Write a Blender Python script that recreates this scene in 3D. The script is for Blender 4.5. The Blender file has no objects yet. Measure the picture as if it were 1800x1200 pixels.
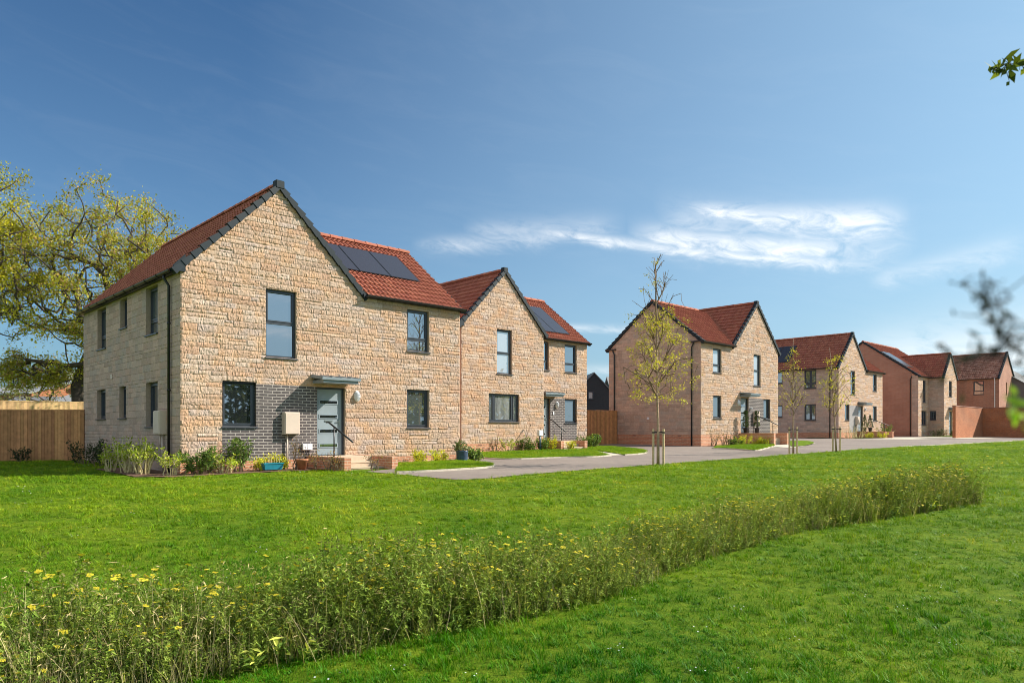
import bpy, math, random
import numpy as np
from mathutils import Vector, Matrix, geometry

random.seed(7)
rng = np.random.default_rng(7)
C = bpy.context.scene.collection
R = math.radians

# ------------------------------------------------------------------ frame of the place
# camera at the origin looking along +Y; houses are turned by YAW; z = 0 is eye level
F, CX, HY = 1271.0, 900.0, 757.0
U = np.array([.7239, .6899]); V = np.array([-.6899, .7239])
YAW = math.atan2(U[1], U[0])
_gx = [-20, 4, 8, 13, 18, 24, 32, 40, 52, 64, 400]
_gz = [-1.62, -1.6, -1.5, -1.3, -1.1, -1.05, -.93, -.8, -.6, -.5, -.5]
def g0(y):
    y = np.asarray(y, float)
    return sum(np.interp(y + d, _gx, _gz) for d in (-2, -1, 0, 1, 2)) / 5
def ground_z(x, y):
    x = np.asarray(x, float); y = np.asarray(y, float)
    near = np.clip((20 - y) / 12, 0, 1)
    return g0(y) + near * .016 * (np.sin(x * .9 + y * .5) + np.sin(x * .43 - y * .8 + 1.3))
def on_ground(px, py):
    """the point of the lawn or road seen at a place of the survey photo"""
    k = (HY - py) / F; y = 1.0
    while k * y - float(ground_z((px - CX) / F * y, y)) > 0 and y < 150: y += .02
    x = (px - CX) / F * y
    return (x, y, float(ground_z(x, y)))
def loc2w(O, x, y): p = np.array(O[:2]) + U * x + V * y; return (float(p[0]), float(p[1]))

# ------------------------------------------------------------------ tagging
def tag(o, label=None, cat=None, group=None, kind=None):
    if label: o['label'] = label
    if cat: o['category'] = cat
    if group: o['group'] = group
    if kind: o['kind'] = kind
    return o
def empty(name, loc, rz=0, label=None, cat=None, group=None):
    o = bpy.data.objects.new(name, None); C.objects.link(o)
    o.location = loc; o.rotation_euler = (0, 0, rz); o.empty_display_size = .3
    return tag(o, label, cat, group)
def copy_tree(o, parent=None):
    c = o.copy(); C.objects.link(c); c.parent = parent
    for ch in [k for k in bpy.data.objects if k.parent == o]: copy_tree(ch, c)
    return c

# ------------------------------------------------------------------ materials
MATS = {}
class NT:
    def __init__(s, tree): s.t = tree; s.n = tree.nodes; s.l = tree.links
    def node(s, typ, **kw):
        n = s.n.new(typ)
        for k, v in kw.items():
            if k.startswith('i_'):
                key = k[2:].replace('_', ' ')
                n.inputs[key].default_value = v
            else: setattr(n, k, v)
        return n
    def link(s, a, b): s.l.new(a, b)
    def math(s, op, a, b=None, c=None, clamp=False):
        n = s.n.new('ShaderNodeMath'); n.operation = op; n.use_clamp = clamp
        for i, v in enumerate((a, b, c)):
            if v is None: continue
            if isinstance(v, (int, float)): n.inputs[i].default_value = v
            else: s.l.new(v, n.inputs[i])
        return n.outputs[0]
    def ramp(s, fac, stops):
        n = s.n.new('ShaderNodeValToRGB'); e = n.color_ramp.elements
        while len(e) < len(stops): e.new(.5)
        for i, (p, c) in enumerate(stops):
            e[i].position = p; e[i].color = tuple(c) + (1,) if len(c) == 3 else c
        s.l.new(fac, n.inputs[0]); return n.outputs[0]
    def mix(s, fac, a, b, mode='MIX'):
        n = s.n.new('ShaderNodeMix'); n.data_type = 'RGBA'; n.blend_type = mode
        for key, v in ((0, fac), (6, a), (7, b)):
            if isinstance(v, (int, float)): n.inputs[key].default_value = v
            elif isinstance(v, (tuple, list)): n.inputs[key].default_value = tuple(v) + (1,) if len(v) == 3 else v
            else: s.l.new(v, n.inputs[key])
        return n.outputs[2]
    def noise(s, scale, detail=4, rough=.55, vec=None, dist=0):
        n = s.n.new('ShaderNodeTexNoise'); n.inputs['Scale'].default_value = scale
        n.inputs['Detail'].default_value = detail; n.inputs['Roughness'].default_value = rough
        n.inputs['Distortion'].default_value = dist
        if vec is not None: s.l.new(vec, n.inputs['Vector'])
        return n
def new_mat(name):
    m = bpy.data.materials.new(name); m.use_nodes = True; t = NT(m.node_tree); t.n.clear()
    out = t.node('ShaderNodeOutputMaterial'); b = t.node('ShaderNodeBsdfPrincipled')
    t.link(b.outputs[0], out.inputs[0]); MATS[name] = m
    return m, t, b, out
def bump(t, b, h, strength=.5, dist=.01):
    n = t.node('ShaderNodeBump'); n.inputs['Strength'].default_value = strength; n.inputs['Distance'].default_value = dist
    t.link(h, n.inputs['Height']); t.link(n.outputs[0], b.inputs['Normal'])
def plain(name, col, rough=.5, metal=0, var=.12, scale=6, spec=.5, bmp=0):
    m, t, b, o = new_mat(name)
    co = t.node('ShaderNodeTexCoord').outputs['Object']
    nz = t.noise(scale, 5, .6, co)
    dark = tuple(c * (1 - var) for c in col); lite = tuple(min(1, c * (1 + var)) for c in col)
    t.link(t.ramp(nz.outputs[0], [(.3, dark), (.7, lite)]), b.inputs['Base Color'])
    b.inputs['Roughness'].default_value = rough; b.inputs['Metallic'].default_value = metal
    b.inputs['Specular IOR Level'].default_value = spec
    if bmp: bump(t, b, t.noise(scale * 8, 3, .6, co).outputs[0], bmp, .01)
    return m
def attr_mat(name, rough=.85, nscale=25, lo=.78, hi=1.18, bmp=.5, bdist=.01, bscale=60, tint=None, spec=.3):
    """albedo from the per-block colour stored in the mesh, broken up by fine noise"""
    m, t, b, o = new_mat(name)
    a = t.node('ShaderNodeAttribute', attribute_name='Col').outputs[0]
    co = t.node('ShaderNodeTexCoord').outputs['Object']
    nz = t.noise(nscale, 6, .65, co)
    f = t.ramp(nz.outputs[0], [(.28, (lo,) * 3), (.72, (hi,) * 3)])
    c = t.mix(1, a, f, 'MULTIPLY')
    if tint:
        n2 = t.noise(tint[1], 3, .5, co)
        c = t.mix(t.ramp(n2.outputs[0], [(.45, (0, 0, 0)), (.7, (tint[2],) * 3)]), c, tint[0])
    t.link(c, b.inputs['Base Color']); b.inputs['Roughness'].default_value = rough
    b.inputs['Specular IOR Level'].default_value = spec
    if bmp: bump(t, b, t.noise(bscale, 5, .7, co).outputs[0], bmp, bdist)
    return m
def brick_mat(name, c1, c2, mortar, bw=.225, rh=.075, ms=.010, rough=.85, blotch=None):
    m, t, b, o = new_mat(name)
    uv = t.node('ShaderNodeUVMap', uv_map='UV').outputs[0]
    br = t.node('ShaderNodeTexBrick'); t.link(uv, br.inputs['Vector'])
    br.inputs['Scale'].default_value = 1; br.inputs['Brick Width'].default_value = bw; br.inputs['Row Height'].default_value = rh
    br.inputs['Mortar Size'].default_value = ms; br.inputs['Mortar Smooth'].default_value = .2; br.inputs['Bias'].default_value = -.1
    br.inputs['Color1'].default_value = (*c1, 1); br.inputs['Color2'].default_value = (*c2, 1); br.inputs['Mortar'].default_value = (*mortar, 1)
    nz = t.noise(9, 6, .65, uv); f = t.ramp(nz.outputs[0], [(.3, (.78,) * 3), (.7, (1.2,) * 3)])
    c = t.mix(1, br.outputs[0], f, 'MULTIPLY')
    n2 = t.noise(.7, 4, .6, uv)
    c = t.mix(1, c, t.ramp(n2.outputs[0], [(.35, (.86, .84, .84)), (.65, (1.1, 1.1, 1.1))]), 'MULTIPLY')
    t.link(c, b.inputs['Base Color']); b.inputs['Roughness'].default_value = rough
    b.inputs['Specular IOR Level'].default_value = .3
    h = t.math('ADD', t.math('MULTIPLY', br.outputs['Fac'], -1.0), t.math('MULTIPLY', t.noise(60, 4, .7, uv).outputs[0], .5))
    bump(t, b, h, .7, .008)
    return m
def leaf_mat(name, trans=.35, rough=.55, objrand=False, cols=None, patch=None):
    m, t, b, o = new_mat(name)
    if cols:
        r = t.node('ShaderNodeObjectInfo').outputs['Random']
        c = t.ramp(r, [(i / (len(cols) - 1), k) for i, k in enumerate(cols)])
        a = t.node('ShaderNodeAttribute', attribute_name='Col').outputs[0]
        c = t.mix(1, c, a, 'MULTIPLY')
        if patch:
            p = t.node('ShaderNodeNewGeometry').outputs['Position']
            nz = t.noise(patch[0], 4, .6, p)
            c = t.mix(1, c, t.ramp(nz.outputs[0], [(.33, patch[1]), (.66, patch[2])]), 'MULTIPLY')
            mp_ = t.node('ShaderNodeMapping'); mp_.inputs['Scale'].default_value = (.30, .85, 1); t.link(p, mp_.inputs[0]); dn = t.noise(1.3, 6, .7, mp_.outputs[0], .5); c = t.mix(1, c, t.ramp(dn.outputs[0], [(.50, (1, 1, 1)), (.66, (1.5, 1.18, 1.9))]), 'MULTIPLY')
            sx = t.node('ShaderNodeSeparateXYZ'); t.link(p, sx.inputs[0]); yn = t.math('ADD', t.math('MULTIPLY', sx.outputs[1], .06), t.math('MULTIPLY', nz.outputs[0], .5))
            c = t.mix(1, c, t.ramp(yn, [(.48, (.28, .66, .25)), (1.15, (1.15, 1.08, 1.0))]), 'MULTIPLY')
    else:
        c = t.node('ShaderNodeAttribute', attribute_name='Col').outputs[0]
    t.link(c, b.inputs['Base Color']); b.inputs['Roughness'].default_value = rough
    b.inputs['Specular IOR Level'].default_value = .12
    tr = t.node('ShaderNodeBsdfTranslucent'); t.link(t.mix(1, c, (1.15, 1.1, .55), 'MULTIPLY'), tr.inputs[0])
    mx = t.node('ShaderNodeMixShader'); mx.inputs[0].default_value = trans
    t.link(b.outputs[0], mx.inputs[1]); t.link(tr.outputs[0], mx.inputs[2]); t.link(mx.outputs[0], o.inputs[0])
    return m

attr_mat('stone', .92, 18, .82, 1.15, .35, .010, 40, tint=((.60, .35, .17), 2.6, .45))
attr_mat('stone_dressed', .92, 14, .80, 1.15, .45, .010, 40, tint=((.36, .32, .28), 1.3, .40))
attr_mat('tile', .85, 8, .8, 1.2, .25, .004, 60, spec=.15)
attr_mat('timber', .85, 5, .7, 1.2, .3, .004, 50)
brick_mat('brick_orange', (.60, .27, .155), (.48, .20, .115), (.62, .46, .33))
brick_mat('brick_grey', (.112, .096, .095), (.075, .066, .068), (.38, .34, .31), .26, .084, ms=.012)
brick_mat('brick_pale', (.27, .255, .26), (.20, .19, .195), (.55, .53, .5), ms=.012)
brick_mat('brick_brown', (.34, .145, .095), (.24, .10, .068), (.33, .25, .2))
brick_mat('brick_pink', (.44, .195, .125), (.34, .145, .09), (.42, .32, .26))
brick_mat('brick_russet', (.44, .155, .062), (.34, .11, .048), (.32, .20, .13))
plain('trim', (.014, .023, .030), .6, 0, .15, 8, .25)
plain('black_plastic', (.012, .013, .015), .4, 0, .2, 8)
plain('frame', (.040, .047, .060), .38, 0, .1, 5)
plain('door_grey', (.25, .30, .33), .42, 0, .06, 4)
plain('canopy_grey', (.20, .24, .26), .4, 0, .1, 6)
plain('cream', (.62, .50, .41), .5, 0, .05, 4)
plain('white_plastic', (.72, .73, .76), .4, 0, .05, 4)
plain('steel', (.5, .5, .5), .3, 1, .05, 4)
plain('blue_glaze', (.05, .085, .14), .3, 0, .4, 9)
plain('teal', (.02, .22, .30), .35, 0, .2, 8)
plain('terracotta', (.42, .17, .08), .8, 0, .2, 10)
plain('slab', (.55, .42, .30), .85, 0, .12, 9, bmp=.3)
plain('kerb_stone', (.56, .50, .40), .9, 0, .15, 7, bmp=.4)
plain('pebble', (.52, .50, .46), .9, 0, .3, 30, bmp=.5)
plain('post_wood', (.60, .45, .26), .85, 0, .25, 14, bmp=.4)
plain('bark', (.085, .066, .048), .95, 0, .45, 7, bmp=1.0)
plain('birch_bark', (.40, .27, .18), .8, 0, .45, 16, bmp=.5)
plain('twig', (.20, .13, .08), .85, 0, .3, 14)
plain('straw_stem', (.62, .52, .27), .85, 0, .25, 14)
plain('cladding', (.018, .017, .020), .7, 0, .25, 5)
plain('slate', (.15, .15, .16), .75, 0, .25, 4, bmp=.4)
plain('slate_light', (.27, .275, .28), .8, 0, .15, 3, bmp=.4)
plain('mud', (.16, .09, .05), 1, 0, .4, 12, bmp=1.0)
plain('dark_twig', (.035, .035, .03), .8, 0, .3, 20)
plain('render_grey', (.13, .12, .12), .8, 0, .1, 3)
leaf_mat('leaf'); leaf_mat('petal', .2)
leaf_mat('grass_blade', .30, .5, cols=[(.085, .215, .006), (.145, .29, .008), (.20, .35, .014), (.12, .265, .007), (.28, .37, .024)],
         patch=(.55, (.66, .78, .6), (1.25, 1.12, 1.1)))
leaf_mat('weed', .30, .6)

def mk_glass(name, dark, refl):
    m, t, b, o = new_mat(name)
    co = t.node('ShaderNodeTexCoord').outputs['Object']
    b.inputs['Base Color'].default_value = (*dark, 1); b.inputs['Roughness'].default_value = .25
    gl = t.node('ShaderNodeBsdfGlossy'); gl.inputs['Roughness'].default_value = .015; gl.inputs[0].default_value = (.86, .92, 1, 1)
    bn = t.node('ShaderNodeBump'); bn.inputs['Strength'].default_value = .03; bn.inputs['Distance'].default_value = .01
    t.link(t.noise(2.2, 2, .5, co).outputs[0], bn.inputs['Height']); t.link(bn.outputs[0], gl.inputs['Normal'])
    mx = t.node('ShaderNodeMixShader'); mx.inputs[0].default_value = refl
    t.link(b.outputs[0], mx.inputs[1]); t.link(gl.outputs[0], mx.inputs[2]); t.link(mx.outputs[0], o.inputs[0])
mk_glass('glass', (.012, .015, .016), .42)
mk_glass('glass_blind', (.42, .44, .46), .35)
mk_glass('glass_dim', (.07, .085, .08), .30)
mk_glass('glass_curtain', (.2, .2, .2), .28)
_m = MATS['glass_curtain']; t = NT(_m.node_tree); _b = [k for k in t.n if k.type == 'BSDF_PRINCIPLED'][0]
_g = t.node('ShaderNodeTexCoord').outputs['Object']; _w = t.node('ShaderNodeTexWave'); _w.inputs['Scale'].default_value = 4.5; _w.inputs['Distortion'].default_value = 2.5; _w.inputs['Detail'].default_value = 2
t.link(_g, _w.inputs['Vector']); t.link(t.ramp(_w.outputs['Fac'], [(.1, (.10, .11, .11)), (.9, (.36, .37, .36))]), _b.inputs['Base Color'])
mk_glass('solar', (.036, .030, .032), .05)

# brushed ground materials
m, t, b, o = new_mat('lawn')
p = t.node('ShaderNodeNewGeometry').outputs['Position']
n1 = t.noise(.55, 4, .6, p); n2 = t.noise(7, 6, .7, p); n3 = t.noise(55, 4, .75, p)
c = t.ramp(n2.outputs[0], [(.28, (.075, .15, .006)), (.5, (.13, .23, .009)), (.72, (.22, .29, .022))])
c = t.mix(1, c, t.ramp(n1.outputs[0], [(.33, (.75, .85, .7)), (.66, (1.25, 1.1, 1.1))]), 'MULTIPLY')
c = t.mix(1, c, t.ramp(n3.outputs[0], [(.3, (.55, .6, .5)), (.7, (1.35, 1.3, 1.3))]), 'MULTIPLY')
t.link(c, b.inputs['Base Color']); b.inputs['Roughness'].default_value = .9; b.inputs['Specular IOR Level'].default_value = .1
bump(t, b, t.math('ADD', n3.outputs[0], t.math('MULTIPLY', n2.outputs[0], 2.0)), .9, .05)
m, t, b, o = new_mat('asphalt')
p = t.node('ShaderNodeNewGeometry').outputs['Position']
n1 = t.noise(.35, 5, .6, p); n3 = t.noise(120, 3, .7, p); n2 = t.noise(3, 5, .6, p)
c = t.ramp(n1.outputs[0], [(.3, (.190, .150, .128)), (.7, (.252, .205, .172))])
c = t.mix(1, c, t.ramp(n2.outputs[0], [(.3, (.88,) * 3), (.7, (1.1,) * 3)]), 'MULTIPLY')
c = t.mix(1, c, t.ramp(n3.outputs[0], [(.3, (.7,) * 3), (.7, (1.3,) * 3)]), 'MULTIPLY')
t.link(c, b.inputs['Base Color']); b.inputs['Roughness'].default_value = .85; bump(t, b, n3.outputs[0], .5, .006)
m, t, b, o = new_mat('soil')
p = t.node('ShaderNodeNewGeometry').outputs['Position']
n2 = t.noise(8, 6, .7, p); n3 = t.noise(40, 4, .7, p)
c = t.ramp(n2.outputs[0], [(.3, (.10, .050, .028)), (.7, (.24, .13, .08))])
t.link(t.mix(1, c, t.ramp(n3.outputs[0], [(.3, (.6,) * 3), (.7, (1.4,) * 3)]), 'MULTIPLY'), b.inputs['Base Color'])
b.inputs['Roughness'].default_value = 1; bump(t, b, n3.outputs[0], 1, .03)
m, t, b, o = new_mat('thatch')
p = t.node('ShaderNodeNewGeometry').outputs['Position']
n2 = t.noise(9, 6, .7, p)
t.link(t.ramp(n2.outputs[0], [(.3, (.03, .045, .012)), (.7, (.10, .10, .04))]), b.inputs['Base Color']); b.inputs['Roughness'].default_value = 1

# ------------------------------------------------------------------ mesh helpers
def finish_uv(me):
    n = len(me.loops)
    if not n: return
    co = np.empty(len(me.vertices) * 3); me.vertices.foreach_get('co', co); co = co.reshape(-1, 3)
    li = np.empty(n, int); me.loops.foreach_get('vertex_index', li)
    pn = np.empty(len(me.polygons) * 3); me.polygons.foreach_get('normal', pn); pn = pn.reshape(-1, 3)
    lt = np.empty(len(me.polygons), int); me.polygons.foreach_get('loop_total', lt)
    nl = np.repeat(pn, lt, axis=0); p = co[li]
    flat = np.abs(nl[:, 2]) > .9
    tx = np.stack([-nl[:, 1], nl[:, 0]], 1); ln = np.linalg.norm(tx, axis=1); ln[ln < 1e-6] = 1; tx /= ln[:, None]
    u = np.where(flat, p[:, 0], p[:, 0] * tx[:, 0] + p[:, 1] * tx[:, 1]); v = np.where(flat, p[:, 1], p[:, 2])
    uv = me.uv_layers.new(name='UV'); uv.data.foreach_set('uv', np.stack([u, v], 1).astype(np.float32).ravel())
def mesh_np(name, verts, faces, mats, parent=None, col=None, smooth=False, matidx=None, uv=True, do_link=True):
    """faces: (M,k) array or list of such arrays"""
    if not isinstance(faces, list): faces = [faces]
    faces = [f for f in faces if len(f)]
    me = bpy.data.meshes.new(name)
    verts = np.asarray(verts, np.float32)
    li = np.concatenate([f.ravel() for f in faces]).astype(np.int32)
    tot = np.concatenate([np.full(len(f), f.shape[1]) for f in faces]).astype(np.int32)
    st = np.concatenate([[0], np.cumsum(tot)[:-1]]).astype(np.int32)
    me.vertices.add(len(verts)); me.vertices.foreach_set('co', verts.ravel())
    me.loops.add(len(li)); me.loops.foreach_set('vertex_index', li)
    me.polygons.add(len(tot)); me.polygons.foreach_set('loop_start', st)
    if isinstance(mats, str): mats = [mats]
    for k in mats: me.materials.append(MATS[k])
    if matidx is not None: me.polygons.foreach_set('material_index', np.asarray(matidx, np.int32))
    me.update(calc_edges=True)
    me.polygons.foreach_set('use_smooth', np.full(len(tot), bool(smooth)))
    if col is not None:
        a = me.color_attributes.new(name='Col', type='FLOAT_COLOR', domain='POINT')
        c = np.ones((len(verts), 4), np.float32); c[:, :3] = col; a.data.foreach_set('color', c.ravel())
    if uv: finish_uv(me)
    me.validate()
    o = bpy.data.objects.new(name, me)
    if do_link: C.objects.link(o)
    if parent: o.parent = parent
    return o
class MB:
    def __init__(s): s.v = []; s.f = []; s.m = []; s.c = []; s.cur = 0; s.col = (1, 1, 1)
    def add(s, vs, fs):
        k = len(s.v); s.v += [tuple(map(float, p)) for p in vs]; s.c += [s.col] * len(vs)
        for f in fs: s.f.append(tuple(i + k for i in f)); s.m.append(s.cur)
    def hexa(s, p): # 8 points: bottom 4, top 4
        s.add(p, [(3, 2, 1, 0), (4, 5, 6, 7), (0, 1, 5, 4), (1, 2, 6, 5), (2, 3, 7, 6), (3, 0, 4, 7)])
    def box(s, x0, x1, y0, y1, z0, z1, M=None):
        p = [(x0, y0, z0), (x1, y0, z0), (x1, y1, z0), (x0, y1, z0), (x0, y0, z1), (x1, y0, z1), (x1, y1, z1), (x0, y1, z1)]
        if M: p = [M(*q) for q in p]
        s.hexa(p)
    def prism(s, poly, M0, M1): # poly of 2-D points, mapped to two ends
        n = len(poly); s.add([M0(*p) for p in poly] + [M1(*p) for p in poly],
            [tuple(range(n))[::-1], tuple(range(n, 2 * n))] + [(i, (i + 1) % n, n + (i + 1) % n, n + i) for i in range(n)])
    def tube(s, pts, rad, n=6, caps=True):
        pts = [Vector(p) for p in pts]; k = len(pts)
        if not hasattr(rad, '__len__'): rad = [rad] * k
        vs = []; ref = Vector((.3, .9, .1))
        for i, p in enumerate(pts):
            d = (pts[min(i + 1, k - 1)] - pts[max(i - 1, 0)]).normalized()
            a = d.cross(ref)
            if a.length < .1: a = d.cross(Vector((0, 0, 1)))
            a.normalize(); bb = d.cross(a)
            for j in range(n):
                q = 2 * math.pi * j / n; vs.append(p + (a * math.cos(q) + bb * math.sin(q)) * rad[i])
        fs = [(i * n + j, i * n + (j + 1) % n, (i + 1) * n + (j + 1) % n, (i + 1) * n + j) for i in range(k - 1) for j in range(n)]
        if caps: fs += [tuple(range(n))[::-1], tuple(range((k - 1) * n, k * n))]
        s.add(vs, fs)
    def lathe(s, prof, c=(0, 0, 0), n=16):
        vs = []; k = len(prof)
        for r, z in prof:
            for j in range(n):
                q = 2 * math.pi * j / n; vs.append((c[0] + r * math.cos(q), c[1] + r * math.sin(q), c[2] + z))
        fs = [(i * n + j, i * n + (j + 1) % n, (i + 1) * n + (j + 1) % n, (i + 1) * n + j) for i in range(k - 1) for j in range(n)]
        fs += [tuple(range(n))[::-1], tuple(range((k - 1) * n, k * n))]
        s.add(vs, fs)
    def build(s, name, mats, parent=None, smooth=False, recalc=True, bevel=0, do_link=True):
        me = bpy.data.meshes.new(name); me.from_pydata(s.v, [], s.f)
        if isinstance(mats, str): mats = [mats]
        for k in mats: me.materials.append(MATS[k])
        if recalc:
            import bmesh
            bm = bmesh.new(); bm.from_mesh(me); bmesh.ops.recalc_face_normals(bm, faces=bm.faces); bm.to_mesh(me); bm.free()
        me.polygons.foreach_set('material_index', np.array(s.m, np.int32))
        me.polygons.foreach_set('use_smooth', np.full(len(me.polygons), smooth))
        a = me.color_attributes.new(name='Col', type='FLOAT_COLOR', domain='POINT')
        c = np.ones((len(s.v), 4), np.float32); c[:, :3] = np.array(s.c); a.data.foreach_set('color', c.ravel())
        finish_uv(me)
        o = bpy.data.objects.new(name, me)
        if do_link: C.objects.link(o)
        if parent: o.parent = parent
        if bevel:
            bv = o.modifiers.new('bevel', 'BEVEL'); bv.width = bevel; bv.segments = 1; bv.limit_method = 'ANGLE'
        return o

def drape(name, poly, off, step, mat, kind='structure', lift=None):
    """a sheet over the terrain inside a polygon"""
    poly = [Vector((float(a), float(b))) for a, b in poly]
    # densify the border
    P = []
    for i, a in enumerate(poly):
        b2 = poly[(i + 1) % len(poly)]; k = max(1, int((b2 - a).length / step))
        P += [a + (b2 - a) * (j / k) for j in range(k)]
    n = len(P)
    xs = [p.x for p in P]; ys = [p.y for p in P]
    pa = np.array([(p.x, p.y) for p in P])
    def inside(q):
        x, y = q[:, 0], q[:, 1]; c = np.zeros(len(q), bool); j = n - 1
        for i in range(n):
            xi, yi = pa[i]; xj, yj = pa[j]
            if yi != yj:
                c ^= ((yi > y) != (yj > y)) & (x < (xj - xi) * (y - yi) / (yj - yi) + xi)
            j = i
        return c
    gx, gy = np.meshgrid(np.arange(min(xs), max(xs), step), np.arange(min(ys), max(ys), step))
    q = np.stack([gx.ravel(), gy.ravel()], 1); q = q[inside(q)]
    allv = P + [Vector((a, b)) for a, b in q]
    r = geometry.delaunay_2d_cdt(allv, [(i, (i + 1) % n) for i in range(n)], [], 1, 1e-4)
    v = np.array([(p.x, p.y) for p in r[0]]); f = [tuple(k) for k in r[2]]
    z = ground_z(v[:, 0], v[:, 1]) + off
    if lift is not None: z = z + lift(v)
    fa = np.array([k for k in f if len(k) == 3])
    a, b2, c3 = v[fa[:, 0]], v[fa[:, 1]], v[fa[:, 2]]
    area = (b2[:, 0] - a[:, 0]) * (c3[:, 1] - a[:, 1]) - (b2[:, 1] - a[:, 1]) * (c3[:, 0] - a[:, 0])
    fa[area < 0] = fa[area < 0][:, ::-1]
    o = mesh_np(name, np.column_stack([v, z]), fa, mat, smooth=True)
    o['kind'] = kind
    return o
def point_in(poly, x, y):
    c = np.zeros(len(x), bool); j = len(poly) - 1
    for i in range(len(poly)):
        xi, yi = poly[i][:2]; xj, yj = poly[j][:2]
        if yi != yj: c ^= ((yi > y) != (yj > y)) & (x < (xj - xi) * (y - yi) / (yj - yi) + xi)
        j = i
    return c
def smooth_line(pts, k=6):
    pts = [np.array(p[:2], float) for p in pts]; out = []
    for i in range(len(pts) - 1):
        p0 = pts[max(i - 1, 0)]; p1 = pts[i]; p2 = pts[i + 1]; p3 = pts[min(i + 2, len(pts) - 1)]
        for j in range(k):
            t = j / k
            out.append(.5 * ((2 * p1) + (-p0 + p2) * t + (2 * p0 - 5 * p1 + 4 * p2 - p3) * t * t + (-p0 + 3 * p1 - 3 * p2 + p3) * t ** 3))
    out.append(pts[-1]); return out
def kerb(name, line, w, h, mat, base=-.05):
    line = [np.array(p[:2], float) for p in line]; vs = []; n = len(line)
    for i, p in enumerate(line):
        d = line[min(i + 1, n - 1)] - line[max(i - 1, 0)]; d /= np.linalg.norm(d) + 1e-9; nn = np.array([-d[1], d[0]])
        z = float(ground_z(p[0], p[1]))
        a, c = p + nn * w / 2, p - nn * w / 2
        vs += [(*a, z + base), (*a, z + h), (*c, z + h), (*c, z + base)]
    f = np.array([(i * 4 + k, i * 4 + k + 1, i * 4 + k + 5, i * 4 + k + 4) for i in range(n - 1) for k in range(3)])
    o = mesh_np(name, vs, f, mat); o['kind'] = 'structure'; return o

# ------------------------------------------------------------------ camera and light
cd = bpy.data.cameras.new('camera'); cam = bpy.data.objects.new('camera', cd); C.objects.link(cam)
cam.location = (0, 0, 0); cam.rotation_euler = (R(90), 0, 0)
cd.sensor_width = 36; cd.lens = F / 1800 * 36; cd.shift_y = 157 / 1800; cd.clip_start = .05; cd.clip_end = 3000
cd.dof.use_dof = True; cd.dof.focus_distance = 20; cd.dof.aperture_fstop = 5.6
bpy.context.scene.camera = cam
SUN = Vector((1.265, .252, .94)).normalized()
sd = bpy.data.lights.new('sun', 'SUN'); so = bpy.data.objects.new('sun', sd); C.objects.link(so)
sd.energy = 5.0; sd.angle = R(.53); sd.color = (1, .92, .80)
so.rotation_euler = SUN.to_track_quat('Z', 'Y').to_euler(); so.location = (30, 0, 30)

w = bpy.data.worlds.new('World'); bpy.context.scene.world = w; w.use_nodes = True
t = NT(w.node_tree); t.n.clear()
out = t.node('ShaderNodeOutputWorld'); bg = t.node('ShaderNodeBackground'); t.link(bg.outputs[0], out.inputs[0])
sky = t.node('ShaderNodeTexSky'); sky.sky_type = 'NISHITA'; sky.sun_disc = False
sky.sun_elevation = math.asin(SUN.z); sky.sun_rotation = math.atan2(SUN.x, SUN.y)
sky.air_density = 1.0; sky.dust_density = 2.2; sky.ozone_density = 2.5; sky.altitude = 100
SKY = .085
bg.inputs[1].default_value = SKY
tc = t.node('ShaderNodeTexCoord').outputs['Generated']
sp = t.node('ShaderNodeSeparateXYZ'); t.link(tc, sp.inputs[0])
az = t.math('MULTIPLY', t.math('ARCTAN2', sp.outputs[0], sp.outputs[1]), 57.2958)
el = t.math('MULTIPLY', t.math('ARCSINE', sp.outputs[2]), 57.2958)
cmb = t.node('ShaderNodeCombineXYZ'); t.link(t.math('MULTIPLY', az, .10), cmb.inputs[0]); t.link(t.math('MULTIPLY', t.math('ADD', el, t.math('MULTIPLY', az, .16)), .42), cmb.inputs[1])
wisp = t.noise(1.0, 9, .62, cmb.outputs[0], .9)
cmb2 = t.node('ShaderNodeCombineXYZ'); t.link(t.math('MULTIPLY', az, .35), cmb2.inputs[0]); t.link(t.math('MULTIPLY', t.math('ADD', el, t.math('MULTIPLY', az, .16)), 1.0), cmb2.inputs[1])
puff = t.noise(1.0, 10, .66, cmb2.outputs[0], .8)
def streak(a0, e0, a1, e1, wd0, wd1, gain):
    """a band of cirrus from (azimuth, elevation) to (azimuth, elevation), in degrees of sky"""
    u = t.math('DIVIDE', t.math('SUBTRACT', az, a0), a1 - a0)
    uc = t.math('MAXIMUM', t.math('MINIMUM', u, 1.0), 0.0)
    ec = t.math('ADD', t.math('MULTIPLY', uc, e1 - e0), e0)
    wd = t.math('ADD', t.math('MULTIPLY', uc, wd1 - wd0), wd0)
    d = t.math('DIVIDE', t.math('SUBTRACT', el, ec), wd)
    d = t.math('ADD', d, t.math('MULTIPLY', t.math('SUBTRACT', puff.outputs[0], .5), 1.6))
    gs = t.math('POWER', 2.718, t.math('MULTIPLY', t.math('MULTIPLY', d, d), -1.0))
    ends = t.math('MULTIPLY', t.math('MULTIPLY', u, 7, clamp=True), t.math('MULTIPLY', t.math('SUBTRACT', 1, u), 5, clamp=True))
    tex = t.math('MULTIPLY', t.math('SUBTRACT', puff.outputs[0], .27), 2.5, clamp=True)
    return t.math('MULTIPLY', t.math('MULTIPLY', t.math('MULTIPLY', gs, ends), tex), gain)
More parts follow.
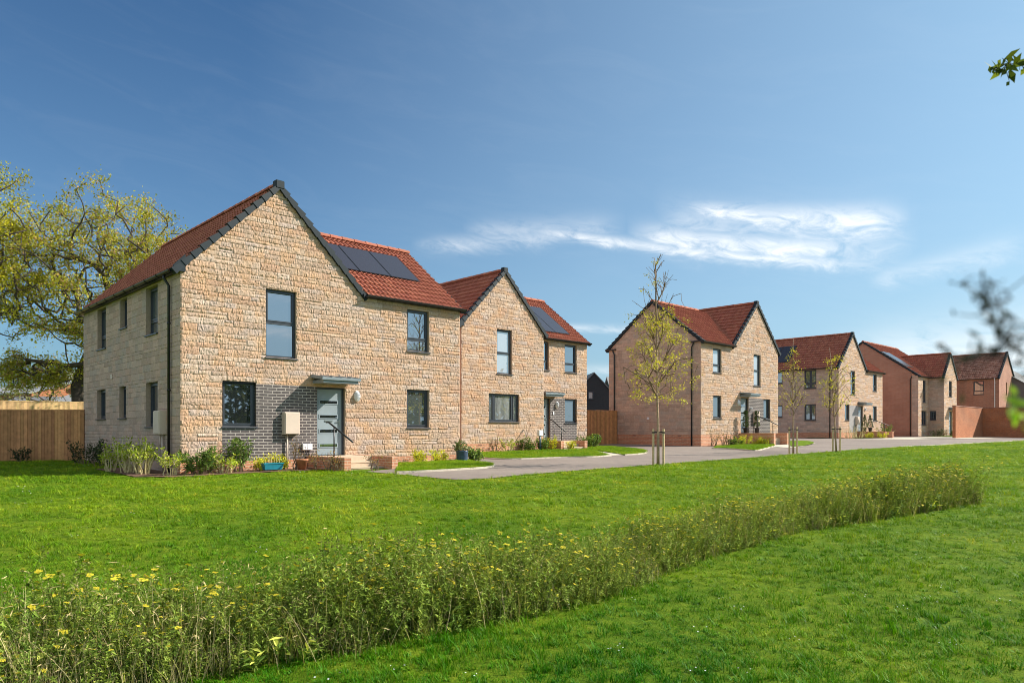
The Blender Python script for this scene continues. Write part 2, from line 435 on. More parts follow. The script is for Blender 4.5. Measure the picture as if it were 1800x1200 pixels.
parts = [streak(0.5, 15.7, 28.0, 11.3, .35, .55, .85), streak(9, 15.0, 27.0, 12.4, .9, .8, .9), streak(13, 16.9, 29, 13.7, .4, 1.2, .85), streak(-4, 15.4, 9, 15.6, .7, 1.1, .3), streak(11, 15.8, 29.5, 13.0, 1.6, 2.0, .45),
         streak(95, 6.6, 132, 8.6, .4, .6, .45), streak(92, 9.6, 130, 10.6, .35, .5, .35),
         streak(-8, 14.2, 8, 15.4, .5, .8, .4), streak(17, 15.8, 29, 14.2, .8, 1.1, .95), streak(3.5, 8.2, 10.5, 7.8, .25, .35, .4), streak(26, 10.5, 36, 12, .7, .9, .3), streak(22, 4.5, 60, 5.5, 2.0, 4.5, .75),
         streak(2, 5.0, 12, 4.6, .35, .4, .35)]
cl = parts[0]
for q in parts[1:]: cl = t.math('MAXIMUM', cl, q)
thin = t.math('MULTIPLY', t.math('MULTIPLY', t.math('SUBTRACT', wisp.outputs[0], .47), 2.2, clamp=True), .035)
cl = t.math('ADD', cl, thin, clamp=True); cl = t.math('MULTIPLY', cl, t.math('MULTIPLY', t.math('ADD', el, -1.0), 2.0, clamp=True))
gm = t.node('ShaderNodeGamma'); gm.inputs[1].default_value = 1.3; t.link(sky.outputs[0], gm.inputs[0])
skyc = t.mix(1, gm.outputs[0], (.18, .435, .56), 'MULTIPLY')
hzf = t.math('MULTIPLY', t.math('POWER', 2.718, t.math('MULTIPLY', t.math('MAXIMUM', el, 0.0), -1 / 14.0)), .52)
hzf = t.math('ADD', hzf, t.math('MULTIPLY', t.math('DIVIDE', t.math('ADD', az, 20.0), 70.0, clamp=True), .55), clamp=True)
skyc = t.mix(hzf, skyc, (4.15, 5.7, 6.7))
# unseen bright cloud bank added behind the camera to fill the shaded walls
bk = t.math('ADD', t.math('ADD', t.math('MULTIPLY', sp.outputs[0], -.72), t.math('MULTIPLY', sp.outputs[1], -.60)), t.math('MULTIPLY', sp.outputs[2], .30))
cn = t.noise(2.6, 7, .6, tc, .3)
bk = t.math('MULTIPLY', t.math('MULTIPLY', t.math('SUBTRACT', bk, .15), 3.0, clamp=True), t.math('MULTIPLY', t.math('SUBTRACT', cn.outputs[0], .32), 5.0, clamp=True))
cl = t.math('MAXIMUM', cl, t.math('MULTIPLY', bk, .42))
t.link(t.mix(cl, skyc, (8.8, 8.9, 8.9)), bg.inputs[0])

vs_ = bpy.context.scene.view_settings
vs_.view_transform = 'Standard'; vs_.look = 'None'; vs_.gamma = 1; vs_.use_curve_mapping = False; vs_.exposure = .70
bpy.context.scene.cycles.max_bounces = 6
bpy.context.scene.cycles.use_denoising = True
bpy.context.scene.cycles.filter_width = .95

# ------------------------------------------------------------------ wall facings
STONE_COLS = np.array((.85, .84, .90)) * np.array([(.55, .40, .275), (.58, .43, .305), (.53, .38, .26), (.53, .41, .32), (.57, .385, .25), (.60, .465, .345), (.51, .365, .255), (.56, .36, .23)])
DRESS_COLS = np.array([(.50, .355, .28), (.54, .385, .30), (.46, .335, .265), (.51, .345, .265), (.45, .35, .29), (.56, .405, .315), (.44, .315, .245)])
def plane_map(plane, off):
    if plane == 'front': return lambda s, o, z: (s, off - o, z)
    if plane == 'left': return lambda s, o, z: (off - o, s, z)
    if plane == 'right': return lambda s, o, z: (off + o, s, z)
    return lambda s, o, z: (s, off + o, z)
def facing(plane, off, s0, s1, z0, z1, openings, top=None, style='rough', dx=.03, reveal=.12, seed=1, cols=None):
    """returns verts, quads, colours of a coursed wall face with openings"""
    r = np.random.default_rng(seed)
    eps = 1e-4
    edges_x = {s0, s1}; edges_z = {z0, z1}
    for (a, b2, c, d) in openings:
        edges_x |= {a, b2}; edges_z |= {c, d}
    edges_x = sorted(e for e in edges_x if s0 - eps <= e <= s1 + eps); edges_z = sorted(e for e in edges_z if z0 - eps <= e <= z1 + eps)
    if style == 'flat':
        xs = np.array(edges_x); zs = np.array(edges_z); course = None
        if top is not None: xs = np.unique(np.concatenate([xs, np.linspace(s0, s1, 41)])); zs = np.unique(np.concatenate([zs, np.arange(z0, z1, .25)]))
    else:
        ch = {'rough': [.11, .14, .17, .20, .15, .125], 'dressed': [.10, .20, .20, .14, .20], 'split': [.10, .14, .14, .18]}[style]
        cz = [z0]
        while cz[-1] < z1: cz.append(cz[-1] + ch[r.integers(len(ch))])
        cz = np.array(cz); zs = []
        for i in range(len(cz) - 1):
            a, b2 = cz[i], cz[i + 1]; k = max(3, int(round((b2 - a) / (dx * 1.35))))
            zs += [a, a + .010] + list(np.linspace(a + .010, b2 - .010, k)[1:-1]) + [b2 - .010]
        zs = np.array(zs + [cz[-1]]); zs = zs[(zs >= z0 - eps) & (zs <= z1 + eps)]
        xs = np.arange(s0, s1, dx)
        def merge(l, ed):
            ed = np.array(ed); keep = np.min(np.abs(l[:, None] - ed[None]), 1) > .007
            return np.unique(np.concatenate([l[keep], ed]))
        xs = merge(xs, edges_x); zs = merge(zs, edges_z)
    X, Z = np.meshgrid(xs, zs); nx, nz = len(xs), len(zs)
    H = np.zeros_like(X); COL = np.ones((nz, nx, 3)) * .4
    if style != 'flat':
        cols = cols if cols is not None else (STONE_COLS if style != 'dressed' else DRESS_COLS)
        ci = np.clip(np.searchsorted(cz, zs + 1e-6) - 1, 0, len(cz) - 2)
        amp = {'rough': .0062, 'dressed': .0028, 'split': .007}[style]
        for c in range(len(cz) - 1):
            rows = np.where(ci == c)[0]
            if not len(rows): continue
            hgt = cz[c + 1] - cz[c]
            lo, hi = {'rough': (.22, .78), 'dressed': (.26, .52), 'split': (.2, .5)}[style]
            j = [s0 - r.uniform(0, hi)]
            while j[-1] < s1: j.append(j[-1] + r.uniform(lo, hi))
            j = np.array(j); bi = np.clip(np.searchsorted(j, xs) - 1, 0, len(j) - 2)
            near = j[np.argmin(np.abs(xs[:, None] - j[None]), 1)]; dj = np.abs(xs - near)
            snap = (dj < dx * .5) & ~np.isin(xs, edges_x)
            nb = len(j); bo = r.uniform(0, .011 if style == 'rough' else .006, nb); bc = cols[r.integers(len(cols), size=nb)] * r.uniform(.93, 1.07, (nb, 1))
            tilt = r.uniform(-1, 1, nb) * (.02 if style == 'rough' else .008)
            split = (r.random(nb) < .28) & (hgt > .15)
            mid = (cz[c] + cz[c + 1]) / 2
            up = r.random(nb) * .02; bc2 = cols[r.integers(len(cols), size=nb)] * r.uniform(.93, 1.07, (nb, 1))
            midrow = rows[np.argmin(np.abs(zs[rows] - mid))]
            for q in rows:
                dz = min(zs[q] - cz[c], cz[c + 1] - zs[q])
                base = bo[bi] + np.where(split[bi] & (zs[q] > mid), up[bi] - .01, 0) + tilt[bi] * (zs[q] - mid)
                pill = .0105 * min(1, dz / .02) if style == 'rough' else .004 * min(1, dz / .02)
                h = base + pill + r.normal(0, amp, nx) * (1 if dz > .004 else .2)
                cc = np.where((split[bi] & (zs[q] > mid))[:, None], bc2[bi], bc[bi])
                if dz < .004: h = h * 0 + (-.004 if style == 'rough' else -.004); cc = cc * .3 + np.array([.46, .36, .27]) * (.66 if style != 'dressed' else .48)
                if q == midrow:
                    h = np.where(split[bi], 0.0, h)
                h = np.where(snap, h * .3, h); cc = np.where(snap[:, None], cc * .82 + np.array([.46, .36, .27]) * (.16 if style != 'dressed' else .26), cc)
                H[q] = np.clip(h, -.006, .055); COL[q] = cc
                X[q] = np.where(snap, near, X[q])
        edge = np.isin(xs, [s0, s1]); H[:, edge] = 0.002
    # openings
    cx = (xs[:-1] + xs[1:]) / 2; cz_ = (zs[:-1] + zs[1:]) / 2
    keep = np.ones((nz - 1, nx - 1), bool)
    for (a, b2, c, d) in openings:
        keep &= ~(((cx > a) & (cx < b2))[None] & ((cz_ > c) & (cz_ < d))[:, None])
        ix = np.where((xs >= a - eps) & (xs <= b2 + eps))[0]; iz = np.where((zs >= c - eps) & (zs <= d + eps))[0]
        for q in iz:
            for k in (ix[0], ix[-1]): H[q, k] = .006; X[q, k] = xs[k]
        for k in ix:
            for q in (iz[0], iz[-1]): H[q, k] = .006
    if top is not None:
        T = top(X); cl_ = Z > T; Z = np.minimum(Z, T)
        allc = cl_[:-1, :-1] & cl_[1:, :-1] & cl_[:-1, 1:] & cl_[1:, 1:]
        keep &= ~allc
    if plane == 'front': P = np.stack([X, off - H, Z], -1)
    elif plane == 'left': P = np.stack([off - H, X, Z], -1)
    elif plane == 'right': P = np.stack([off + H, X, Z], -1)
    idx = np.arange(nx * nz).reshape(nz, nx)
    q = np.stack([idx[:-1, :-1], idx[:-1, 1:], idx[1:, 1:], idx[1:, :-1]], -1)[keep]
    if plane == 'left': q = q[:, ::-1]
    V_ = [P.reshape(-1, 3)]; Q_ = [q]; C_ = [COL.reshape(-1, 3)]; n = nx * nz
    M = plane_map(plane, off)
    for (a, b2, c, d) in openings: # reveals
        a, b2 = max(a, s0), min(b2, s1)
        o0, o1 = .006, -reveal
        pts = []
        for (sa, za, sb, zb) in ((a, c, a, d), (b2, d, b2, c), (a, d, b2, d), (b2, c, a, c)):
            pts += [M(sa, o0, za), M(sb, o0, zb), M(sb, o1, zb), M(sa, o1, za)]
        V_.append(np.array(pts)); Q_.append(np.arange(16).reshape(4, 4) + n)
        C_.append(np.full((16, 3), 1.) * (np.array([.42, .34, .26]) if style != 'dressed' else np.array([.42, .31, .23]))); n += 16
    return np.concatenate(V_), np.concatenate(Q_), np.concatenate(C_)

TILE = np.array((.78, .92, .95)) * np.array([(.50, .150, .090), (.46, .135, .085), (.52, .165, .098), (.43, .122, .078), (.48, .145, .088)])
def slope(E, e, p, L, S, keep=None, seed=1, pitch=.175, course=.30, cols=TILE, flat=False, per=6):
    """pantiled slope: E eave corner, e along the eave, p up the slope"""
    r = np.random.default_rng(seed); E = np.array(E, float); e = np.array(e, float); p = np.array(p, float)
    n = np.cross(e, p); n /= np.linalg.norm(n)
    flip = n[2] < 0
    if flip: n = -n
    nt = int(math.ceil(L / pitch)); ns = int(math.ceil(S / course))
    ss = np.linspace(0, nt * pitch, nt * per + 1); ss = np.minimum(ss, L)
    ph = (np.linspace(0, nt, nt * per + 1) % 1)
    prof = np.where(ph < .45, np.sin(ph / .45 * math.pi) * .034, -np.sin((ph - .45) / .55 * math.pi) * .012)
    if flat: prof = prof * .3
    V_ = []; C_ = []; rows = []
    tc_ = np.minimum((np.arange(nt * per + 1) // per), nt - 1)
    for c in range(ns):
        a, b2 = c * course, min((c + 1) * course, S)
        tint = cols[r.integers(len(cols), size=nt)] * r.uniform(.90, 1.10, (nt, 1))
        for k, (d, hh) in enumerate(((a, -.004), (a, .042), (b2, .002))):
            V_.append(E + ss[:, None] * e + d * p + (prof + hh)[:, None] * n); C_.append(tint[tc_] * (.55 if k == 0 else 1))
    V_ = np.array(V_); C_ = np.array(C_); nr, nc = V_.shape[:2]
    idx = np.arange(nr * nc).reshape(nr, nc)
    q = np.stack([idx[:-1, :-1], idx[:-1, 1:], idx[1:, 1:], idx[1:, :-1]], -1)
    # skip the join between top of a course and the riser base of the next (same line)
    q = q.reshape(-1, 4)
    if flip: q = q[:, ::-1]
    V_ = V_.reshape(-1, 3); C_ = C_.reshape(-1, 3)
    if keep is not None:
        cen = V_[q].mean(1); q = q[keep(cen)]
    return V_, q, C_
def join_np(name, lst, mat, parent, smooth=False):
    n = 0; V_ = []; Q_ = []; C_ = []
    for v, q, c in lst: V_.append(v); Q_.append(q + n); C_.append(c); n += len(v)
    return mesh_np(name, np.concatenate(V_), np.concatenate(Q_), mat, parent, np.concatenate(C_), smooth)

def ridge_tiles(parent, a, b, mat='tile', r=.12, name='ridge'):
    a = Vector(a); b = Vector(b); L = (b - a).length; d = (b - a) / L; n = max(1, int(L / .45)); mb = MB()
    side = d.cross(Vector((0, 0, 1))).normalized()
    for i in range(n):
        p0 = a + d * (L * i / n); p1 = a + d * (L * (i + 1) / n + .02); k0, k1 = r * 1.08, r * .96
        mb.col = tuple(TILE[i % 5] * random.uniform(.85, 1.2))
        vs = []
        for p, k in ((p0, k0), (p1, k1)):
            for j in range(7):
                q = math.pi * j / 6; vs.append(p + side * math.cos(q) * k + Vector((0, 0, math.sin(q) * k - .04)))
        vs2 = [tuple(x) for x in vs]
        mb.add(vs2, [(j, j + 1, j + 8, j + 7) for j in range(6)] + [tuple(range(7)), tuple(range(13, 6, -1)), (0, 7, 13, 6)])
    mb.build(name, mat, parent)
def verge(parent, a, b, y0, out=-1, axis='y', mat='trim', unit=.33, name='verge', depth=.17, thick=.165, hi=.115):
    """stepped dry-verge caps up a rake from a=(s,z) to b=(s,z) on the plane y0"""
    mb = MB(); a = np.array(a, float); b = np.array(b, float); L = np.linalg.norm(b - a); d = (b - a) / L
    nn = np.array([-d[1], d[0]]);
    if nn[1] < 0: nn = -nn
    k = max(1, int(round(L / unit)))
    for i in range(k):
        p0 = a + d * (L * i / k); p1 = a + d * (L * (i + 1) / k - .004)
        h0, h1 = hi, hi - .05; lo = .105 - thick
        for_y = (y0 + out * (.075 + .006 * (1)), y0 - out * .10)
        pts = []
        for yy in for_y:
            for pp, hh in ((p0, lo - .016), (p1, lo + .014), (p1, h1), (p0, h0)):
                q = pp + nn * hh; yy_ = yy + (out * .016 if (pp is p0 and yy == for_y[0]) else 0); pts.append((q[0], yy_, q[1]) if axis == 'y' else (yy_, q[0], q[1]))
        mb.add(pts, [(0, 1, 2, 3), (7, 6, 5, 4), (0, 4, 5, 1), (1, 5, 6, 2), (2, 6, 7, 3), (3, 7, 4, 0)])
    return mb.build(name, mat, parent)
def gutter(parent, a, b, r=.065):
    a = Vector(a); b = Vector(b); d = (b - a).normalized(); side = d.cross(Vector((0, 0, 1))).normalized(); mb = MB()
    vs = []
    for p in (a, b):
        for rr in (r, r * .85):
            for j in range(7):
                q = math.pi * j / 6; vs.append(tuple(p + side * math.cos(q) * rr - Vector((0, 0, math.sin(q) * rr))))
    fs = []
    for j in range(6): fs += [(j, j + 1, j + 15, j + 14), (7 + j, 7 + j + 1, 21 + j + 1, 21 + j)]
    fs += [(0, 7, 21, 14), (6, 13, 27, 20), tuple(range(7)) + tuple(range(13, 6, -1)), tuple(range(14, 21)) + tuple(range(27, 20, -1))]
    mb.add(vs, fs)
    L = (b - a).length; k = max(2, int(L / .9))
    for i in range(k + 1):
        p = a + d * (L * i / k)
        mb.tube([p + side * math.cos(math.pi * j / 5) * (r + .006) - Vector((0, 0, math.sin(math.pi * j / 5) * (r + .006))) for j in range(6)], .012, 4)
    mb.build('gutter', 'black_plastic', parent)
def downpipe(parent, x, y, z0, z1, dx=0, dy=0, mat='black_plastic'):
    mb = MB(); mb.tube([(x + dx, y + dy, z1 + .12), (x + dx, y + dy, z1), (x, y, z1 - .18), (x, y, z0)], .036, 8)
    z = z0 + .5
    while z < z1 - .2: mb.tube([(x, y, z), (x, y, z + .05)], .047, 8); z += 1.75
    mb.build('downpipe', mat, parent, smooth=True)

def window(parent, plane, off, s0, s1, z0, z1, split=None, mull=(), glass='glass', sill=True, deep=.10, name='window', blind=False, proud=0):
    M = plane_map(plane, off); mb = MB(); fw = .055
    def bx(a, b2, c, d, o0=-deep - .05, o1=-deep + .02): mb.box(a, b2, o0, o1, c, d, M)
    bx(s0 + .002, s0 + fw, z0, z1); bx(s1 - fw, s1 - .002, z0, z1); bx(s0 + fw, s1 - fw, z1 - fw, z1 - .002); bx(s0 + fw, s1 - fw, z0 + .002, z0 + fw)
    cells_x = [s0 + fw] + [m for m in mull] + [s1 - fw]
    for m_ in mull: bx(m_ - .035, m_ + .035, z0 + fw, z1 - fw)
    cells_z = [z0 + fw] + ([split] if split else []) + [z1 - fw]
    if split:
        for i in range(len(cells_x) - 1):
            bx(cells_x[i] + (.035 if i else 0), cells_x[i + 1] - (.035 if i < len(cells_x) - 2 else 0), split - .035, split + .035)
    # opening sashes: a second, prouder ring
    for i in range(len(cells_x) - 1):
        for k in range(len(cells_z) - 1):
            if k == 0 and split and not mull: continue
            a = cells_x[i] + (.035 if i else 0); b2 = cells_x[i + 1] - (.035 if i < len(cells_x) - 2 else 0)
            c = cells_z[k] + (.035 if k else 0); d = cells_z[k + 1] - (.035 if k < len(cells_z) - 2 else 0); q = .035
            o0, o1 = -deep - .04, -deep + .034
            bx(a, a + q, c, d, o0, o1); bx(b2 - q, b2, c, d, o0, o1); bx(a + q, b2 - q, d - q, d, o0, o1); bx(a + q, b2 - q, c, c + q, o0, o1)
    w_ = mb.build(name, 'frame', parent)
    for i in range(len(cells_x) - 1):
        for k in range(len(cells_z) - 1):
            pb = MB(); pb.box(cells_x[i] + .004, cells_x[i + 1] - .004, -deep - .035, -deep - .018, cells_z[k] + .004, cells_z[k + 1] - .004, M)
            pb.build('pane', glass, w_)
    if blind:
        hb = MB(); hb.box(s0 + .12, s0 + .16, -deep + .03, -deep + .05, z0 + .5, z0 + .62, M); hb.build('handle', 'steel', w_)
    if sill:
        sb = MB()
        p = [(s0 - .03, -deep + .02, z0 - .035), (s1 + .03, -deep + .02, z0 - .035), (s1 + .03, .055, z0 - .045), (s0 - .03, .055, z0 - .045),
             (s0 - .03, -deep + .02, z0 + .004), (s1 + .03, -deep + .02, z0 + .004), (s1 + .03, .055, z0 - .012), (s0 - .03, .055, z0 - .012)]
        sb.hexa([M(*q) for q in p]); sb.build('sill', 'frame', w_)
    return w_
def door(parent, plane, off, s0, s1, z0, z1, deep=.12, col='door_grey', side_leaf=True):
    M = plane_map(plane, off); fr = MB(); fw = .06
    for a, b2, c, d in ((s0, s0 + fw, z0, z1), (s1 - fw, s1, z0, z1), (s0 + fw, s1 - fw, z1 - fw, z1), (s0 + fw, s1 - fw, z0, z0 + .04)):
        fr.box(a + .001, b2 - .001, -deep - .06, -deep + .03, c, d - .001, M)
    fr.build('door_frame', 'frame', parent)
    lf = MB(); lf.box(s0 + fw, s1 - fw, -deep - .05, -deep, z0 + .04, z1 - fw, M); d_ = lf.build('door', col, parent)
    a, b2 = s0 + .16, s1 - .22; H_ = z1 - z0
    for k in range(4):
        zz = z0 + .28 + k * (H_ - .5) / 3.6
        fb = MB()
        fb.box(a - .03, b2 + .03, -deep, -deep + .012, zz - .03, zz + .11, M); fb.build('slot_frame', col, d_)
        gb = MB(); gb.box(a, b2, -deep + .012, -deep + .016, zz, zz + .08, M); gb.build('glazing', 'glass', d_)
    lb = MB(); lb.box((a + b2) / 2 - .13, (a + b2) / 2 + .13, -deep, -deep + .014, z0 + 1.02, z0 + 1.07, M); lb.build('letter_plate', 'steel', d_)
    hb = MB(); hb.box(s1 - .17, s1 - .13, -deep, -deep + .02, z0 + .90, z0 + 1.10, M); hb.box(s1 - .24, s1 - .14, -deep + .025, -deep + .045, z0 + 1.02, z0 + 1.045, M)
    hb.box(s1 - .155, s1 - .140, -deep + .01, -deep + .03, z0 + 1.02, z0 + 1.045, M)
    hb.build('handle', 'steel', d_)
    return d_
def canopy(parent, plane, off, s0, s1, z, out=.69):
    M = plane_map(plane, off); mb = MB()
    mb.hexa([M(*q) for q in [(s0, 0, z + .03), (s1, 0, z + .03), (s1, out, z - .06), (s0, out, z - .06), (s0, 0, z + .10), (s1, 0, z + .10), (s1, out, z + .01), (s0, out, z + .01)]])
    c_ = mb.build('canopy', 'canopy_grey', parent)
    f = MB(); f.box(s0 + .06, s1 - .06, 0, out - .05, z - .14, z - .055, M); f.build('soffit', 'canopy_grey', c_)
    k = MB()
    n = max(2, int((s1 - s0) / .3))
    for i in range(n + 1):
        q = s0 + .03 + (s1 - s0 - .06) * i / n
        k.hexa([M(*p) for p in [(q - .014, .02, z + .098), (q + .014, .02, z + .098), (q + .014, out - .01, z + .012), (q - .014, out - .01, z + .012),
                 (q - .014, .02, z + .122), (q + .014, .02, z + .122), (q + .014, out - .01, z + .034), (q - .014, out - .01, z + .034)]])
    k.build('seam', 'canopy_grey', c_)
def wall_lamp(parent, plane, off, s, z, k=1.0):
    M = plane_map(plane, off); mb = MB()
    prof = [(.0, 0), (.11, 0), (.11, .03), (.095, .035)]
    def oval(r, o, sx=.1, sz=.17): return [M(s + sx * k * r * math.cos(a), o, z + sz * k * r * math.sin(a)) for a in [2 * math.pi * i / 16 for i in range(16)]]
    rings = [oval(1, 0), oval(1, .04), oval(.85, .05), oval(.8, .09), oval(.5, .115), oval(.02, .12)]
    vs = [p for rg in rings for p in rg]
    mb.add(vs, [(i * 16 + j, i * 16 + (j + 1) % 16, (i + 1) * 16 + (j + 1) % 16, (i + 1) * 16 + j) for i in range(5) for j in range(16)] + [tuple(range(16)), tuple(range(80, 96))])
    l_ = mb.build('wall_lamp', 'white_plastic', parent, smooth=True)
    gb = MB()
    for q in (-.035, 0, .035): gb.tube([M(s + q * k, .10, z + .13 * k), M(s + q * k, .135, z), M(s + q * k, .10, z - .13 * k)], .007, 5)
    gb.build('guard', 'white_plastic', l_)
def meter_box(parent, plane, off, s0, s1, z0, z1, foot, mat='cream', depth=.20, pipes=1):
    M = plane_map(plane, off); mb = MB(); mb.box(s0, s1, 0, depth - .02, z0, z1, M); mb.box(s0 + .02, s1 - .02, depth - .02, depth, z0 + .02, z1 - .02, M)
    b_ = mb.build('meter_box', mat, parent, bevel=.006)
    for i in range(pipes):
        q = s0 + (s1 - s0) * (.3 + .35 * i); pb = MB(); pb.tube([M(q, .06, z0 + .01), M(q, .06, foot if i == 0 else z0 - .35)], .024, 8); pb.build('pipe', mat, b_, smooth=True)

def steps(parent, x0, x1, y0, out, ztop, zg, rail=True, posts=(.66,)):
    """brick landing with wing walls and steps running out from the door"""
    w_ = .20
    for xa in (x0, x1 - w_):
        mb = MB(); mb.box(xa, xa + w_, y0 - out, y0 - .002, zg, ztop - .075); o_ = mb.build('wing_wall', 'brick_orange', parent)
        cb = MB(); n = max(3, int(out / .113))
        for i in range(n):
            cb.box(xa - .004, xa + w_ + .004, y0 - out - .004 + out * i / n, y0 - out - .004 + out * (i + 1) / n - .008, ztop - .075, ztop - .001 * (i % 3))
        cb.build('coping', 'brick_orange', o_)
    lb = MB(); land = out * .50
    lb.box(x0 + w_, x1 - w_, y0 - land, y0, zg, ztop - .01); lb.build('landing', 'slab', parent)
    n = 3; hh = (ztop - .01 - zg - .3 + .0) 
    H_ = .42; 
    for i in range(2):
        sb = MB(); zt = ztop - .01 - .14 * (i + 1)
        sb.box(x0 + w_, x1 - w_, y0 - land - .32 * (i + 1), y0 - land - .32 * i, zg, zt - .04)
        sb.box(x0 + w_, x1 - w_, y0 - land - .32 * (i + 1) - .015, y0 - land - .32 * i, zt - .04, zt); sb.build('step', 'slab', parent)
    if rail:
        xr = x0 + w_ / 2; mb = MB()
        mb.tube([(xr, y0 - out * .46, ztop + .96), (xr, y0 - out * .52, ztop + .96), (xr, y0 - out * 1.12, ztop + .42)], .024, 8)
        r_ = mb.build('handrail', 'black_plastic', parent, smooth=True)
        for f in posts:
            pb = MB(); k = max(0, (f - .52) / .60); pb.tube([(xr, y0 - out * f, ztop - .005), (xr, y0 - out * f, ztop + .95 - .54 * k)], .018, 8); pb.build('rail_post', 'black_plastic', r_, smooth=True)

def solar_panels(parent, E, e, p, x0, x1, n, s0, s1):
    E = np.array(E, float); e = np.array(e, float); p = np.array(p, float); nn = np.cross(e, p)
    if nn[2] < 0: nn = -nn
    for i in range(n):
        a = x0 + (x1 - x0) * i / n + .012; b2 = x0 + (x1 - x0) * (i + 1) / n - .012; mb = MB()
        q = lambda u, v, h: tuple(E + e * u + p * v + nn * h)
        mb.hexa([q(a, s0, .03), q(b2, s0, .03), q(b2, s1, .03), q(a, s1, .03), q(a, s0, .075), q(b2, s0, .075), q(b2, s1, .075), q(a, s1, .075)])
        f_ = mb.build('solar_panel', 'black_plastic', parent)
        c_ = MB(); c_.add([q(a + .02, s0 + .02, .078), q(b2 - .02, s0 + .02, .078), q(b2 - .02, s1 - .02, .078), q(a + .02, s1 - .02, .078)], [(0, 1, 2, 3)])
        c_.build('cell_glass', 'solar', f_, recalc=False)

ZG = -.75 # wall foot, below ground
def core_prism(name, x0, x1, y0, y1, ze, zr, axis, mat, parent, inset=(0, 0), zb=ZG, roof_drop=.03):
    """solid body: box with gable top"""
    mb = MB(); ix, iy = inset
    if axis == 'y':
        c = (x0 + x1) / 2; poly = [(x0 + ix, zb), (x1, zb), (x1, ze - roof_drop), (c, zr - roof_drop), (x0 + ix, ze - roof_drop)]
        mb.prism(poly, lambda a, z: (a, y0 + iy, z), lambda a, z: (a, y1, z))
    else:
        c = (y0 + y1) / 2; poly = [(y0 + iy, zb), (y1, zb), (y1, ze - roof_drop), (c, zr - roof_drop), (y0 + iy, ze - roof_drop)]
        mb.prism(poly, lambda a, z: (x0 + ix, a, z), lambda a, z: (x1, a, z))
    return mb.build(name, mat, parent)
def gable_top(c, half, ze, zr): return lambda s: ze + (zr - ze) * (1 - np.abs(s - c) / half)

def roof_mass(parent, x0, x1, y0, y1, ze, zr, axis, which=('a', 'b'), keep=None, seed=1, ov=.17, vo=.04, cols=TILE, ridge=True, ridge_from=None, ridge_to=None, flat=False, per=6):
    """a pair of tiled slopes over a rectangle; 'a' is the left or front slope"""
    out = []
    if axis == 'y':
        half = (x1 - x0) / 2; rise = zr - ze; L = math.hypot(half, rise); c = (x0 + x1) / 2; k = rise / half
        S = L * (1 + ov / half)
        for w_, sgn in (('a', -1), ('b', 1)):
            if w_ not in which: continue
            E = (c + sgn * (half + ov), y0 - vo, ze - k * ov + .04); p = (-sgn * half / L, 0, rise / L)
            out.append(slope(E, (0, 1, 0), p, y1 - y0 + 2 * vo, S, keep, seed + (sgn > 0), cols=cols, flat=flat, per=per))
        a, b2 = (c, y0 - vo, zr + .07), (c, y1 + vo, zr + .07)
    else:
        half = (y1 - y0) / 2; rise = zr - ze; L = math.hypot(half, rise); c = (y0 + y1) / 2; k = rise / half
        S = L * (1 + ov / half)
        for w_, sgn in (('a', -1), ('b', 1)):
            if w_ not in which: continue
            E = (x0 - vo, c + sgn * (half + ov), ze - k * ov + .04); p = (0, -sgn * half / L, rise / L)
            out.append(slope(E, (1, 0, 0), p, x1 - x0 + 2 * vo, S, keep, seed + (sgn > 0), cols=cols, flat=flat, per=per))
        a, b2 = (x0 - vo if ridge_from is None else ridge_from, c, zr + .07), (x1 + vo if ridge_to is None else ridge_to, c, zr + .07)
    return out, (a, b2)
def eave_box(parent, pts): # soffit and fascia
    for (x0, x1, y0, y1, z0, z1) in pts: mb = MB(); mb.box(x0, x1, y0, y1, z0, z1); mb.build('fascia', 'black_plastic', parent)
def kneeler(parent, s, z, y0, sgn, name='verge_end'):
    mb = MB(); k = sgn
    poly = [(s - k * .0, z - .14), (s + k * .20, z - .14), (s + k * .20, z + .0), (s - k * .02, z + .30)]
    poly = [(s - k * .10, z - .12), (s + k * .19, z - .12), (s + k * .19, z + .02), (s - k * .10, z + .33)]
    mb.prism(poly, lambda a, b2: (a, y0 - .084, b2), lambda a, b2: (a, y0 - .004, b2)); mb.build(name, 'trim', parent)

# ================================================================== HOUSE 1 (nearest)
def front_verges(h, xa, xb, y0, ze, zr, ov=.17):
    c = (xa + xb) / 2; k = (zr - ze) / ((xb - xa) / 2)
    verge(h, (xa - ov, ze - k * ov), (c, zr), y0); verge(h, (xb + ov, ze - k * ov), (c, zr), y0)
    kneeler(h, xa, ze - .02, y0, -1); 
    mb = MB(); mb.box(c - .13, c + .13, y0 - .10, y0 + .12, zr - .06, zr + .17)
    mb.build('ridge_cap', 'trim', h, bevel=.02)
def side_verge(h, ya, yb, x0, ze, zr, ov=.17, out=-1):
    hi = .125 if out < 0 else .035
    c = (ya + yb) / 2; k = (zr - ze) / ((yb - ya) / 2)
    verge(h, (ya - ov, ze - k * ov), (c, zr), x0, out=out, axis='x', hi=hi); verge(h, (yb + ov, ze - k * ov), (c, zr), x0, out=out, axis='x', hi=hi)

